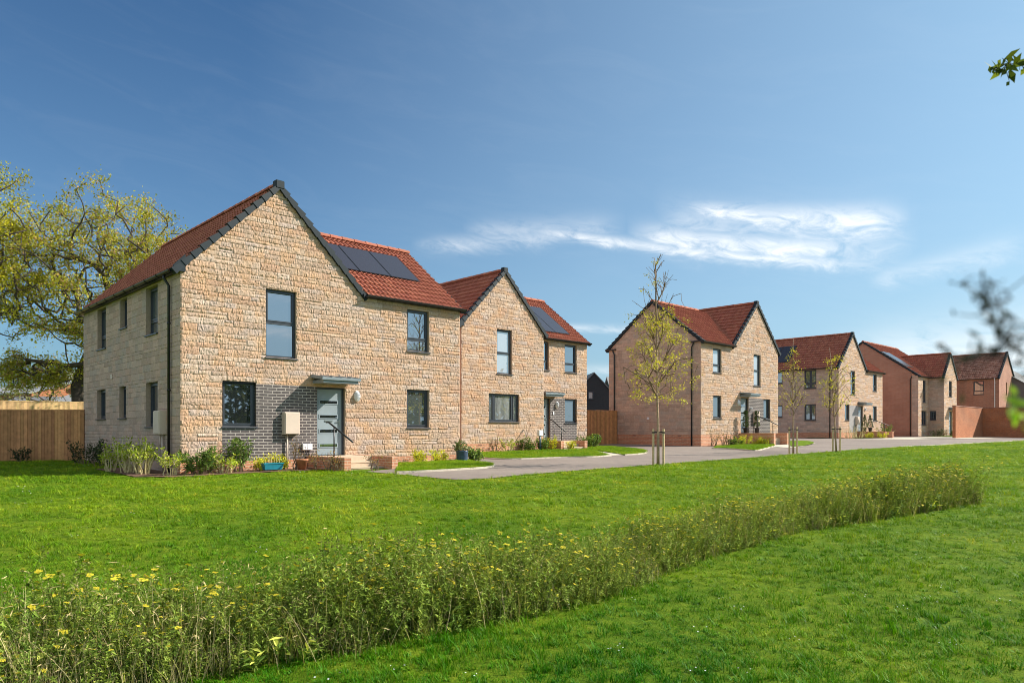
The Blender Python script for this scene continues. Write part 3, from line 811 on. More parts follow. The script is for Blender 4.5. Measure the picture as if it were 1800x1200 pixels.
ZE, ZR, ZRM = 5.02, 7.66, 7.42
O1 = (-8.486, 18.5, -.81); O2 = (-2.112, 30.17, -.546); O3 = (10.0, 38.3, -.21); O4 = (24.61, 54.5, -.13); O5 = (35.95, 64.0, -.10); O6 = (48.5, 72, 0.0)
h1 = empty('stone_house', O1, YAW, 'large stone house nearest the camera with front gable, blue-grey door and grey brick panel', 'house', 'stone houses along the road')
GW = 5.33; W1 = 9.24
op_front = [(2.28, 3.19, 2.87, 4.77), (7.04, 7.92, 3.40, 4.75), (7.03, 7.92, .92, 2.15), (1.07, 2.00, .93, 2.15), (3.84, 4.78, .06, 2.10)]
panel1 = (1.07, 3.84, .0, 2.10)
top1 = lambda s: np.where(s < GW, gable_top(GW / 2, GW / 2, ZE, ZR)(s), ZE)
sf = facing('front', 0, 0, W1, 0, ZR, op_front + [panel1], top1, 'rough', .027, seed=11)
op_left = [(1.71, 2.71, 3.50, 4.82), (4.46, 5.14, 3.94, 4.82), (6.69, 7.69, 3.50, 4.82), (1.71, 2.71, .93, 2.16), (4.56, 5.24, 1.21, 2.16), (6.73, 7.74, 1.21, 2.16)]
sl = facing('left', 0, 0, 9.48, -.35, ZE, op_left, None, 'dressed', .045, seed=12, reveal=.16)
wall_o = join_np('wall', [sf], 'stone', h1)
tag(join_np('side_wall', [sl], 'stone_dressed', h1), 'side wall of smoother dressed stone in the shade')
core_prism('inner_wall', 0, GW, 0, 9.48, ZE, ZR, 'y', 'brick_orange', h1, inset=(.17, .17))
core_prism('inner_wall', GW - .5, W1, 0, 6.2, ZE, ZRM, 'x', 'brick_orange', h1, inset=(0, .17))
pv = facing('front', -.004, 1.07, 3.84, .0, 2.10, [(1.07, 2.0, .93, 2.10)], None, 'flat', reveal=.1)
join_np('brick_panel', [pv], 'brick_grey', h1)
mb = MB(); mb.box(-.012, W1, -.014, .17, ZG, -.002); mb.box(W1 - .003, W1 + .012, .17, 6.2, ZG, -.002); mb.build('plinth', 'brick_orange', h1)
for k in (2.2, 5.9, 7.6):
    vb = MB(); vb.box(k, k + .22, -.022, -.012, -.09, -.02); vb.build('air_brick', 'brick_brown', h1)
window(h1, 'front', 0, 2.28, 3.19, 2.87, 4.77, split=3.84)
window(h1, 'front', 0, 7.04, 7.92, 3.40, 4.75, split=3.78, glass='glass')
window(h1, 'front', 0, 7.03, 7.92, .92, 2.15, glass='glass_dim')
window(h1, 'front', 0, 1.07, 2.00, .93, 2.15)
door(h1, 'front', 0, 3.84, 4.78, .06, 2.10)
canopy(h1, 'front', 0, 3.64, 4.90, 2.33)
wall_lamp(h1, 'front', 0, 5.17, 1.86)
meter_box(h1, 'front', 0, 2.75, 3.21, .71, 1.34, -.3)
for s, k in ((3.36, .14), (3.50, .16)):
    M = plane_map('front', 0); mb = MB(); mb.box(s, s + k, 0, .08, .26, .44, M)
    x_ = mb.build('socket_box', 'white_plastic', h1, bevel=.01)
    cb = MB(); cb.tube([M(s + k / 2, .04, .26), M(s + k / 2 - .04, .06, .1), M(s + k / 2 + .05, .09, -.1), M(s + k / 2, .1, -.32)], .014, 6); cb.build('cable', 'black_plastic', x_)
for (a, b2, c, d) in op_left:
    window(h1, 'left', 0, a, b2, c, d, split=(c + .38 if d - c > 1.3 else None), glass='glass_dim' if c > 3 else 'glass', deep=.14)
meter_box(h1, 'left', 0, 1.02, 1.50, .72, 1.35, -.35, pipes=2)
mb = MB(); M = plane_map('left', 0); mb.box(5.95, 6.12, 0, .03, 2.44, 2.60, M); mb.build('vent', 'cream', h1, bevel=.01)
downpipe(h1, -.07, .64, -.4, 4.78, -.12, 0); 
steps(h1, 3.5, 5.22, 0, 2.12, .09, -.7, posts=(.66,))
# roof
ra, rl = roof_mass(h1, 0, GW, 0, 9.48, ZE, ZR, 'y', seed=3)
keep1 = lambda c: ~((c[:, 0] < GW + .12) & (c[:, 1] < .05))
rb, rr = roof_mass(h1, 3.2, W1, 0, 6.2, ZE, ZRM, 'x', keep=keep1, seed=5)
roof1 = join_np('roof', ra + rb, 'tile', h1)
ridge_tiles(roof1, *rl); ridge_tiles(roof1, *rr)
front_verges(h1, 0, GW, 0, ZE, ZR); side_verge(h1, 0, 6.2, W1 + .04, ZE, ZRM, out=1)
kR = (ZRM - ZE) / 3.1
eave_box(h1, [(GW + .02, W1 + .06, -.14, -.002, ZE - .13, ZE - .02), (-.14, -.002, .09, 9.5, ZE - .15, ZE - .03)])
gutter(h1, (GW + .08, -.20, ZE - .06), (W1 + .1, -.20, ZE - .06)); gutter(h1, (-.22, .04, ZE - .10), (-.22, 9.55, ZE - .10))
rise = ZRM - ZE; LL = math.hypot(3.1, rise); pR = (0, 3.1 / LL, rise / LL); ER = (0, -.17, ZE - rise / 3.1 * .17 + .04)
solar_panels(roof1, ER, (1, 0, 0), pR, 4.75, 8.35, 3, 1.62, 3.42)

# ================================================================== HOUSE 2
h2 = empty('stone_house', O2, YAW, 'stone house behind the nearest one with wide triple window and recessed entrance', 'house', 'stone houses along the road')
G2 = 4.95; W2 = 8.72; RC = .6
opf = [(2.0, 2.91, 3.05, 5.0), (1.53, 3.36, .95, 2.17)]
sf = facing('front', 0, 0, G2, 0, ZR - .1, opf, gable_top(G2 / 2, G2 / 2, ZE + .05, ZR - .1), 'rough', .04, seed=21)
opr = [(5.25, 5.93, 3.45, 4.81), (7.05, 7.94, 3.43, 4.79), (5.30, 6.02, .08, 2.12), (6.02, 7.94, 0, 2.12)]
sf2 = facing('front', RC, G2, W2, 0, ZE, opr, None, 'rough', .04, seed=22)
join_np('wall', [sf, sf2], 'stone', h2)
sl = facing('left', 0, 0, 8.5, 0, ZE, [], None, 'dressed', .12, seed=23); join_np('side_wall', [sl], 'stone_dressed', h2)
join_np('brick_panel', [facing('front', RC - .004, 6.02, 7.94, 0, 2.12, [(7.06, 7.94, .94, 2.12)], None, 'flat')], 'brick_grey', h2)
core_prism('inner_wall', 0, G2, 0, 8.5, ZE, ZR - .1, 'y', 'brick_orange', h2, inset=(.02, .17))
core_prism('inner_wall', G2 - .5, W2, RC, 6.8, ZE, ZRM, 'x', 'brick_orange', h2, inset=(0, .17))
mb = MB(); mb.box(-.012, G2, -.014, .17, ZG, -.002); mb.box(G2, W2 + .01, RC - .014, RC + .17, ZG, -.002); mb.box(-.012, .1, .17, 8.5, ZG, -.002); mb.build('plinth', 'brick_orange', h2)
for k in (.9, 3.8):
    vb = MB(); vb.box(k, k + .22, -.022, -.012, -.09, -.02); vb.build('air_brick', 'brick_brown', h2)
window(h2, 'front', 0, 2.0, 2.91, 3.05, 5.0, split=3.95, glass='glass_blind')
window(h2, 'front', 0, 1.53, 3.36, .95, 2.17, mull=(1.88, 3.0), glass='glass_curtain')
window(h2, 'front', RC, 5.25, 5.93, 3.45, 4.81, split=3.85)
window(h2, 'front', RC, 7.05, 7.94, 3.43, 4.79, split=3.83)
window(h2, 'front', RC, 7.06, 7.94, .94, 2.12, glass='glass_dim')
door(h2, 'front', RC, 5.30, 6.02, .08, 2.12)
canopy(h2, 'front', RC, 5.1, 6.45, 2.32, .6); wall_lamp(h2, 'front', RC, 6.48, 1.80)
M = plane_map('front', RC); mb = MB(); mb.box(6.2, 6.28, 0, .03, 1.32, 1.48, M); mb.build('door_bell', 'white_plastic', h2)
steps(h2, 5.25, 7.1, RC, 1.42, .09, -.7, posts=(.62, .95))
ra, rl = roof_mass(h2, 0, G2, 0, 8.5, ZE + .05, ZR - .1, 'y', seed=13)
rb, rr = roof_mass(h2, 3.0, W2, RC, 6.8, ZE, ZRM, 'x', keep=lambda c: ~((c[:, 0] < G2 + .12) & (c[:, 1] < RC + .05)), seed=15)
roof2 = join_np('roof', ra + rb, 'tile', h2); ridge_tiles(roof2, *rl); ridge_tiles(roof2, *rr)
front_verges(h2, 0, G2, 0, ZE + .05, ZR - .1); side_verge(h2, RC, 6.8, W2 + .04, ZE, ZRM, out=1)
eave_box(h2, [(G2 + .02, W2 + .06, RC - .14, RC - .002, ZE - .13, ZE - .02)]); gutter(h2, (G2 + .08, RC - .20, ZE - .06), (W2 + .1, RC - .20, ZE - .06))
eave_box(h2, [(-.14, -.002, .1, 8.5, ZE - .1, ZE + .02)])
LL = math.hypot(3.1, ZRM - ZE); pR = (0, 3.1 / LL, (ZRM - ZE) / LL)
solar_panels(roof2, (0, RC - .17, ZE - .09), (1, 0, 0), pR, 4.6, 7.75, 3, .62, 3.2)

# ================================================================== HOUSE 3
h3 = empty('stone_house', O3, YAW, 'stone house in the middle with plain side gable and front gable on its right', 'house', 'stone houses along the road')
W3 = 8.7; G3 = 3.38; D3 = 6.18
opf = [(1.2, 2.07, 3.38, 4.69), (5.66, 6.50, 2.85, 4.68), (1.22, 2.07, .90, 2.13), (4.17, 5.07, .08, 2.10), (5.07, 7.65, 0, 2.10)]
g3 = gable_top((G3 + W3) / 2, (W3 - G3) / 2, ZE, ZR)
sf = facing('front', 0, 0, W3, 0, ZR, opf, lambda s: np.where(s > G3, g3(s), ZE), 'rough', .05, seed=31)
join_np('wall', [sf], 'stone', h3)
sl = facing('left', 0, 0, D3, 0, ZRM, [], gable_top(D3 / 2, D3 / 2, ZE, ZRM), 'dressed', .06, seed=32); tag(join_np('side_wall', [sl], 'stone_dressed', h3), 'blank side gable of dressed stone')
join_np('brick_panel', [facing('front', -.004, 5.07, 7.65, 0, 2.10, [(6.85, 7.65, .92, 2.10)], None, 'flat')], 'brick_grey', h3)
core_prism('inner_wall', 0, W3, 0, D3, ZE, ZRM, 'x', 'brick_orange', h3, inset=(.02, .17))
core_prism('inner_wall', G3, W3, 0, D3 - .5, ZE, ZR, 'y', 'brick_orange', h3, inset=(.3, .17))
mb = MB(); mb.box(-.012, W3, -.014, .17, ZG, -.002); mb.box(-.012, .1, .17, D3, ZG, -.002); mb.build('plinth', 'brick_orange', h3)
for k in (1.2, 4.2):
    vb = MB(); vb.box(-.022, -.012, k, k + .22, -.09, -.02); vb.build('air_brick', 'brick_brown', h3)
window(h3, 'front', 0, 1.2, 2.07, 3.38, 4.69, split=3.78, glass='glass_blind')
window(h3, 'front', 0, 5.66, 6.50, 2.85, 4.68, split=3.72, glass='glass_blind')
window(h3, 'front', 0, 1.22, 2.07, .90, 2.13, glass='glass_dim'); window(h3, 'front', 0, 6.85, 7.65, .92, 2.10, glass='glass_dim')
door(h3, 'front', 0, 4.17, 5.07, .08, 2.10); canopy(h3, 'front', 0, 4.04, 5.25, 2.30); wall_lamp(h3, 'front', 0, 3.9, 1.8); wall_lamp(h3, 'front', 0, 5.3, 1.5, .5)
meter_box(h3, 'front', 0, 5.60, 6.05, .72, 1.33, -.3); M = plane_map('left', 0)
mb = MB(); mb.box(3.3, 3.44, 0, .04, .85, .98, M); mb.build('vent', 'white_plastic', h3)
steps(h3, 3.98, 5.75, 0, 2.08, .09, -.7, posts=(.52, .95))
ra, rl = roof_mass(h3, 0, W3, 0, D3, ZE, ZRM, 'x', seed=23, keep=lambda c: ~((c[:, 0] > G3 - .12) & (c[:, 1] < .05)))
rb, rr = roof_mass(h3, G3, W3, 0, D3 - .5, ZE, ZR, 'y', seed=25)
roof3 = join_np('roof', ra + rb, 'tile', h3); ridge_tiles(roof3, (-.04, D3 / 2, ZRM + .07), (4.6, D3 / 2, ZRM + .07)); ridge_tiles(roof3, *rr)
front_verges(h3, G3, W3, 0, ZE, ZR); side_verge(h3, 0, D3, 0, ZE, ZRM)
eave_box(h3, [(-.04, G3 - .02, -.14, -.002, ZE - .13, ZE - .02)]); gutter(h3, (-.1, -.20, ZE - .06), (G3 - .08, -.20, ZE - .06))
downpipe(h3, -.07, .52, -.7, 4.85, 0, -.1); downpipe(h3, -.07, D3 - .45, -.7, 4.85, 0, .1)
mb = MB(); mb.box(-.12, -.03, -.2, .62, 4.93, 5.0); mb.box(-.12, -.03, D3 - .55, D3 + .2, 4.93, 5.0); mb.build('gutter_return', 'black_plastic', h3)

# ================================================================== HOUSE 4
h4 = empty('stone_house', O4, YAW, 'stone house right of the middle one with long dark roof slope facing the road', 'house', 'stone houses along the road')
W4 = 8.95; G4 = 5.33
opf = [(2.25, 3.14, 2.95, 4.80), (1.17, 2.03, .95, 2.15), (3.8, 4.72, .08, 2.10), (6.8, 7.65, 3.40, 4.78), (6.82, 7.65, .95, 2.15), (2.03, 3.8, 0, 2.10)]
sf = facing('front', 0, 0, W4, 0, ZR, opf, lambda s: np.where(s < G4, gable_top(G4 / 2, G4 / 2, ZE, ZR)(s), ZE), 'rough', .07, seed=41)
join_np('wall', [sf], 'stone', h4)
opl = [(1.68, 2.62, 3.42, 4.85), (4.4, 5.0, 3.9, 4.85), (1.70, 2.62, .95, 2.2), (4.4, 5.1, 1.22, 2.18)]
sl = facing('left', 0, 0, 9.5, 0, ZE, opl, None, 'dressed', .08, seed=42); join_np('side_wall', [sl], 'stone_dressed', h4)
join_np('brick_panel', [facing('front', -.004, 2.03, 3.8, 0, 2.10, [], None, 'flat')], 'brick_pale', h4)
core_prism('inner_wall', 0, G4, 0, 9.5, ZE, ZR, 'y', 'brick_orange', h4, inset=(.17, .17)); core_prism('inner_wall', G4 - .5, W4, 0, 6.2, ZE, ZRM, 'x', 'brick_orange', h4, inset=(0, .17))
mb = MB(); mb.box(-.012, W4, -.014, .17, ZG, -.002); mb.box(-.012, .1, .17, 9.5, ZG, -.002); mb.build('plinth', 'brick_orange', h4)
for (a, b2, c, d) in (opf[0], opf[3]): window(h4, 'front', 0, a, b2, c, d, split=c + (.9 if d - c > 1.5 else .38))
for (a, b2, c, d) in (opf[1], opf[4]): window(h4, 'front', 0, a, b2, c, d, glass='glass_dim')
for i, (a, b2, c, d) in enumerate(opl): window(h4, 'left', 0, a, b2, c, d, split=(c + .4 if i == 0 else None), mull=(((a + b2) / 2,) if i in (0, 2) else ()), glass='glass_dim')
door(h4, 'front', 0, 3.8, 4.72, .08, 2.10); canopy(h4, 'front', 0, 3.65, 4.95, 2.30); wall_lamp(h4, 'front', 0, 5.1, 1.85, .8)
meter_box(h4, 'front', 0, 3.15, 3.62, .62, 1.25, -.3)
steps(h4, 3.5, 5.2, 0, 2.12, .09, -.7, posts=(.52, .95)); downpipe(h4, -.07, .62, -.7, 4.78, -.12, 0)
ra, rl = roof_mass(h4, 0, G4, 0, 9.5, ZE, ZR, 'y', seed=33, per=6)
rb, rr = roof_mass(h4, 3.2, W4, 0, 6.2, ZE, ZRM, 'x', seed=35, per=6, keep=lambda c: ~((c[:, 0] < G4 + .12) & (c[:, 1] < .05)))
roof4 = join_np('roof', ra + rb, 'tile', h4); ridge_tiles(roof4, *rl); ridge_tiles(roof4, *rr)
front_verges(h4, 0, G4, 0, ZE, ZR); side_verge(h4, 0, 6.2, W4 + .04, ZE, ZRM, out=1)
eave_box(h4, [(G4 + .02, W4 + .06, -.14, -.002, ZE - .13, ZE - .02), (-.14, -.002, .09, 9.5, ZE - .15, ZE - .03)])
gutter(h4, (G4 + .08, -.20, ZE - .06), (W4 + .1, -.20, ZE - .06)); gutter(h4, (-.22, .04, ZE - .10), (-.22, 9.55, ZE - .10))
half = G4 / 2; LL = math.hypot(half, ZR - ZE); pL = (half / LL, 0, (ZR - ZE) / LL)
solar_panels(roof4, (-.17, 0, ZE - .13), (0, 1, 0), pL, 4.1, 8.6, 4, 1.0, 3.0)

# ================================================================== HOUSE 5
h5 = empty('brick_house', O5, YAW, 'house with blank red brick side gable and small stone front wing with a canopy', 'house', 'brick houses at the far end')
W5 = 2.80; D5 = 9.4; ZR5 = 8.35; XW = 2.80; PW = 1.25; WW = 6.62
sb_ = facing('left', 0, .52, D5, -.35, ZR5, [], gable_top(D5 / 2, D5 / 2, ZE, ZR5), 'flat'); join_np('side_wall', [sb_], 'brick_pink', h5)
s1_ = facing('left', 0, 0, .52, -.35, ZE, [], None, 'dressed', .08, seed=51)
s2_ = facing('front', 0, 0, XW, -.35, ZE, [(1.21, 2.05, 2.66, 4.64), (.85, 2.25, .62, 1.90)], None, 'rough', .08, seed=52)
s3_ = facing('left', XW, -PW, 0, -.35, ZE, [(-.62, -.12, 1.08, 1.91)], None, 'dressed', .08, seed=53)
s4_ = facing('front', -PW, XW, WW, -.35, 7.2, [(4.24, 5.14, 3.24, 4.67), (4.31, 5.25, -.18, 1.87)], gable_top((XW + WW) / 2, (WW - XW) / 2, ZE, 7.15), 'rough', .08, seed=54)
join_np('wall', [s2_, s4_], 'stone', h5); join_np('wing_side_wall', [s1_, s3_], 'stone_dressed', h5)
core_prism('inner_wall', 0, 9, 0, D5, ZE, ZR5, 'x', 'brick_orange', h5, inset=(.02, .17)); core_prism('inner_wall', XW, WW, -PW, 5, ZE, 7.15, 'y', 'brick_orange', h5, inset=(.17, .17))
mb = MB(); mb.box(-.012, XW, -.014, .17, ZG, -.36); mb.box(XW, WW, -PW - .014, -PW + .17, ZG, -.36); mb.box(-.012, .1, .17, D5, ZG, -.36); mb.build('plinth', 'brick_brown', h5)
window(h5, 'front', 0, 1.21, 2.05, 2.66, 4.64, split=3.6); window(h5, 'front', 0, .85, 2.25, .62, 1.90, mull=(1.55,))
window(h5, 'left', XW, -.62, -.12, 1.08, 1.91); window(h5, 'front', -PW, 4.24, 5.14, 3.24, 4.67, split=3.7)
door(h5, 'front', -PW, 4.31, 5.25, -.18, 1.87); canopy(h5, 'front', -PW, 4.1, 5.6, 2.15, .7)
downpipe(h5, -.07, .62, -.6, 4.85, 0, -.1)
ra, rl = roof_mass(h5, 0, 9, 0, D5, ZE, ZR5, 'x', seed=43, per=6, keep=lambda c: ~((c[:, 0] > XW - .05) & (c[:, 1] < .05)))
rb, rr = roof_mass(h5, XW, WW, -PW, 6, ZE, 7.15, 'y', seed=45, per=6)
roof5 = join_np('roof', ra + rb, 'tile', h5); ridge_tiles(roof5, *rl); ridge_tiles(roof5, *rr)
side_verge(h5, 0, D5, 0, ZE, ZR5); verge(h5, (XW - .17, ZE - .19), ((XW + WW) / 2, 7.15), -PW); verge(h5, (WW + .17, ZE - .19), ((XW + WW) / 2, 7.15), -PW)
eave_box(h5, [(-.04, XW - .02, -.14, -.002, ZE - .13, ZE - .02), (XW - .14, XW - .002, -PW + .09, 0, ZE - .15, ZE - .03)])
gutter(h5, (-.1, -.20, ZE - .06), (XW - .1, -.20, ZE - .06)); gutter(h5, (XW - .22, -PW + .04, ZE - .1), (XW - .22, -.1, ZE - .1))
LL = math.hypot(D5 / 2, ZR5 - ZE); pR = (0, D5 / 2 / LL, (ZR5 - ZE) / LL)
solar_panels(roof5, (0, -.17, ZE - .08), (1, 0, 0), pR, .3, 2.4, 2, 1.6, 4.2)

# ================================================================== HOUSE 6 and others
TILE6 = np.array([(.38, .19, .13), (.27, .125, .09), (.33, .16, .11), (.42, .23, .165)])
h6 = empty('brick_house', O6, YAW, 'red brick house at the far right with mottled tiled roof and pale gable end', 'house', 'brick houses at the far end')
W6 = 6.3; Z6 = 5.35; ZR6 = 7.95
sl = facing('left', 0, 0, 10, -.6, Z6, [(1.30, 2.22, 3.67, 5.05)], None, 'flat'); join_np('side_wall', [sl], 'brick_brown', h6)
sf = facing('front', 0, 0, W6, -.6, ZR6, [(2.7, 3.12, 3.75, 4.95)], gable_top(W6 / 2, W6 / 2, Z6, ZR6), 'flat'); join_np('wall', [sf], 'brick_pink', h6)
core_prism('inner_wall', 0, W6, 0, 10, Z6, ZR6, 'y', 'brick_brown', h6, inset=(.17, .17), zb=-1)
window(h6, 'left', 0, 1.30, 2.22, 3.67, 5.05, split=4.0, glass='glass_dim'); window(h6, 'front', 0, 2.7, 3.12, 3.75, 4.95)
ra, rl = roof_mass(h6, 0, W6, 0, 10, Z6, ZR6, 'y', seed=53, cols=TILE6, per=6); roof6 = join_np('roof', ra, 'tile', h6); ridge_tiles(roof6, *rl)
front_verges(h6, 0, W6, 0, Z6, ZR6); gutter(h6, (-.22, .04, Z6 - .1), (-.22, 10, Z6 - .1)); eave_box(h6, [(-.14, -.002, .09, 10, Z6 - .15, Z6 - .03)])
downpipe(h6, -.07, .35, -1, 5.2, -.1, 0, 'white_plastic')

def simple_house(name, loc, yaw, label, W, D, ze, zr, axis, wallmat, roofmat, wins=(), flat=True, cat='house', group=None, cols=None, zb=-2.0, trimmed=False):
    h = empty(name, loc, yaw, label, cat, group)
    core_prism('wall', 0, W, 0, D, ze, zr, axis, wallmat, h, zb=zb)
    mb = MB(); ov = .25; th = .10
    if axis == 'y':
        c = W / 2; k = (zr - ze) / c
        for sg in (-1, 1):
            mb.hexa([(c, -.12, zr), (c + sg * (c + ov), -.12, ze - k * ov), (c + sg * (c + ov), D + .12, ze - k * ov), (c, D + .12, zr),
                     (c, -.12, zr + th), (c + sg * (c + ov), -.12, ze - k * ov + th), (c + sg * (c + ov), D + .12, ze - k * ov + th), (c, D + .12, zr + th)])
    else:
        c = D / 2; k = (zr - ze) / c
        for sg in (-1, 1):
            mb.hexa([(-.12, c, zr), (-.12, c + sg * (c + ov), ze - k * ov), (W + .12, c + sg * (c + ov), ze - k * ov), (W + .12, c, zr),
                     (-.12, c, zr + th), (-.12, c + sg * (c + ov), ze - k * ov + th), (W + .12, c + sg * (c + ov), ze - k * ov + th), (W + .12, c, zr + th)])
    mb.col = (.33, .11, .075)
    mb.build('roof', roofmat, h)
    for (pl, s0, s1, z0, z1) in wins:
        off = 0
        window(h, pl, off, s0, s1, z0, z1, deep=-.06, glass='glass_blind', sill=False)
    return h
simple_house('brick_house', (53.3, 74.5, 0), YAW, 'grey-walled house at the right edge with brown tiled roof', 9, 7, 4.6, 7.0, 'x', 'render_grey', 'slate', group='brick houses at the far end')
simple_house('timber_house', (4.75, 62.0, 0), R(4), 'black clad gabled house seen between the stone houses', 4.6, 9, 2.6, 4.95, 'y', 'cladding', 'slate', [('front', 1.75, 2.25, 2.7, 3.4)])
o_ = simple_house('terrace_house', (9.8, 68.0, 0), R(8), 'grey slate roofed house right behind the black clad house', 9, 6, 2.4, 5.2, 'x', 'cladding', 'slate_light')
simple_house('brick_garage', (7.0, 58.0, 0), R(8), 'low red brick building under the black clad house', 4.2, 3.0, 1.15, 1.6, 'x', 'brick_russet', 'slate_light', cat='garage')
h8 = empty('tiled_house', loc2w(O2, 1.0, 9.0) + (-.5,), YAW, 'house almost hidden behind the two nearest houses, only an orange ridge showing', 'house')
core_prism('wall', 0, 5.6, 0, 5, 5.9, 8.05, 'x', 'brick_orange', h8)
ra, rl = roof_mass(h8, 0, 5.6, 0, 5, 5.9, 8.05, 'x', seed=63, per=6); join_np('roof', ra, 'tile', h8); ridge_tiles(h8, *rl)
# far left, beyond the fences
simple_house('brick_house', (-46.0, 61.5, 0), R(-28), 'dark brick house with a long pale grey roof beyond the fence on the left', 9.0, 12.0, 3.0, 4.75, 'x', 'brick_russet', 'slate_light', [('front', 5.6, 6.6, 1.9, 2.6), ('front', 7.6, 8.4, 2.0, 2.6)], group='houses beyond the left fence')
simple_house('brick_house', (-36.3, 60, 0), YAW, 'brick gable house with one white window behind the oak branches', 7, 6.4, 3.7, 5.05, 'x', 'brick_russet', 'slate_light', [('left', 2.7, 3.6, 2.4, 3.6)], group='houses beyond the left fence')
simple_house('small_house', (-43.2, 66, 0), R(10), 'small house with dark grey roof left of the brick gable', 2.6, 5, 2.2, 3.7, 'x', 'cream', 'slate', [('front', 1.0, 2.2, 1.2, 2.0)], group='houses beyond the left fence')
simple_house('garage', (-37.2, 53, 0), R(4), 'low garage with dark roof and orange brick gable above the fence', 3.4, 3.2, 1.9, 2.5, 'x', 'brick_orange', 'slate', cat='garage', group='garages beyond the left fence')
simple_house('garage', (-33.4, 52, 0), R(-12), 'low garage with pale grey roof below the brick gable', 3.6, 4.0, 1.9, 2.6, 'x', 'brick_orange', 'slate_light', cat='garage', group='garages beyond the left fence')

# ------------------------------------------------------------------ fences and garden wall
def fence(name, a, b, h, label, panel=1.83, base=-.1, col=(.56, .27, .115), posts=True, seed=1, rail_top=False):
    r = random.Random(seed)
    a = np.array(a[:2], float); b = np.array(b[:2], float); L = np.linalg.norm(b - a); d = (b - a) / L; yaw = math.atan2(d[1], d[0])
    e = empty(name, (a[0], a[1], float(ground_z(*a))), yaw, label, 'fence'); n = max(1, int(round(L / panel)))
    for i in range(n):
        mb = MB(); x = L * i / n; x1 = L * (i + 1) / n
        dz = float(ground_z(*(a + d * (x + x1) / 2))) - float(ground_z(*a))
        while x < x1 - .02:
            w_ = min(.125, x1 - x); k = r.uniform(.72, 1.2); mb.col = (col[0] * k, col[1] * k * r.uniform(.95, 1.05), col[2] * k)
            mb.hexa([(x, -.012, base + dz), (x + w_, -.022, base + dz), (x + w_, -.010, base + dz), (x, -.004, base + dz),
                     (x, -.012, h + dz + r.uniform(-.006, .006)), (x + w_, -.022, h + dz), (x + w_, -.010, h + dz), (x, -.004, h + dz)])
            x += .105
        mb.col = tuple(c * 1.1 for c in col)
        mb.box(L * i / n, x1, -.03, .02, h + dz + .003, h + dz + .04)
        for z in (.3, h / 2, h - .2): mb.box(L * i / n, x1, .0, .04, z + dz, z + dz + .08)
        mb.build('panel', 'timber', e)
    for i in range(n + 1):
        mb = MB(); x = L * i / n; mb.col = tuple(c * .9 for c in col); mb.box(x - .05, x + .05, .042, .14, base - .3, h + .05); mb.build('post', 'timber', e)
    return e
fa = loc2w(O1, -.02, 9.3)
fence('garden_fence', (fa[0] - 7.2, fa[1] - 1.05), fa, 1.74, 'tall brown board fence joining the nearest house on the left', seed=3)
fence('garden_fence', (-26.4, 31.3), (-20.3, 37.1), 2.28, 'pale sunlit board fence showing above the brown fence', seed=4, col=(.62, .40, .20))
fb_, fc_ = loc2w(O2, 8.9, 3.2), loc2w(O3, -.1, 5.5)
fence('garden_fence', fb_, fc_, 1.92, 'brown board fence between the second and the middle house', seed=5, col=(.52, .23, .09))
e = empty('garden_wall', (39.1, 60, -.5), YAW, 'long brick garden wall in front of the houses at the far right', 'wall')
mb = MB(); mb.box(-7.6, 0, 0, .22, -.5, 2.36); mb.box(-.22, 0, -7, -.002, -.5, 2.36); mb.build('brickwork', 'brick_russet', e)
mb = MB(); mb.box(-7.6, .03, -.03, .25, 2.361, 2.43); mb.box(-.25, .03, -7, -.031, 2.361, 2.43); mb.build('coping', 'brick_brown', e)

# ------------------------------------------------------------------ ground
# one terrain sheet to the horizon
ax = np.concatenate([np.linspace(-900, -60, 15)[:-1], np.arange(-60, 80, .8), np.linspace(80, 900, 15)])
ay = np.concatenate([np.linspace(-60, -6, 8)[:-1], np.arange(-6, 80, .5), np.linspace(80, 1500, 18)])
X, Y = np.meshgrid(ax, ay); Z = ground_z(X, Y)
idx = np.arange(X.size).reshape(X.shape); q = np.stack([idx[:-1, :-1], idx[:-1, 1:], idx[1:, 1:], idx[1:, :-1]], -1).reshape(-1, 4)
gr = mesh_np('ground', np.stack([X, Y, Z], -1).reshape(-1, 3), q, 'lawn', smooth=True); gr['kind'] = 'structure'
lawn_edge = [(-3.95, 19.25), (-3.3, 18.75), (-2.23, 17.75), (-1.30, 16.95), (-.55, 17.2), (.1, 18.0), (1.54, 19.5), (3.9, 21.95), (8.3, 26.4), (11.9, 29.9), (16.2, 34.0), (20.9, 37.9), (26.6, 42.2), (33.7, 47.6), (60, 66)]
le = smooth_line(lawn_edge, 5)
far = [(75, 90), (20, 90), (-2, 62), loc2w(O1, 9.6, 14), loc2w(O1, 9.4, 0.2), loc2w(O1, 9.2, -1.2), loc2w(O1, 5.6, -2.0)]
drape('road', [tuple(p) for p in le] + far, .012, 1.2, 'asphalt')
OG = on_ground
isl1 = [tuple(p) for p in smooth_line([OG(697, 832)[:2], OG(755, 829.5)[:2], OG(815, 826)[:2], OG(856, 823)[:2], OG(868, 819)[:2], OG(858, 816)[:2], OG(835, 814.5)[:2]], 5)]
isl1b = [loc2w(O1, 9.3, -.05), loc2w(O1, 5.22, -.05), loc2w(O1, 5.22, -2.15)]
drape('lawn_verge', isl1 + isl1b, .045, .5, 'lawn'); kerb('kerb', isl1, .07, .06, 'kerb_stone')
isl2 = [tuple(p) for p in smooth_line([OG(815, 800.5)[:2], OG(850, 806)[:2], OG(900, 808)[:2], OG(985, 805)[:2], OG(1040, 804)[:2], OG(1074, 801.5)[:2]], 5)]
isl2c = [tuple(p) for p in smooth_line([OG(1098, 800.5)[:2], OG(1122, 799)[:2], OG(1136, 796)[:2], OG(1130, 792)[:2], OG(1100, 788.5)[:2], OG(1068, 786)[:2]], 5)]
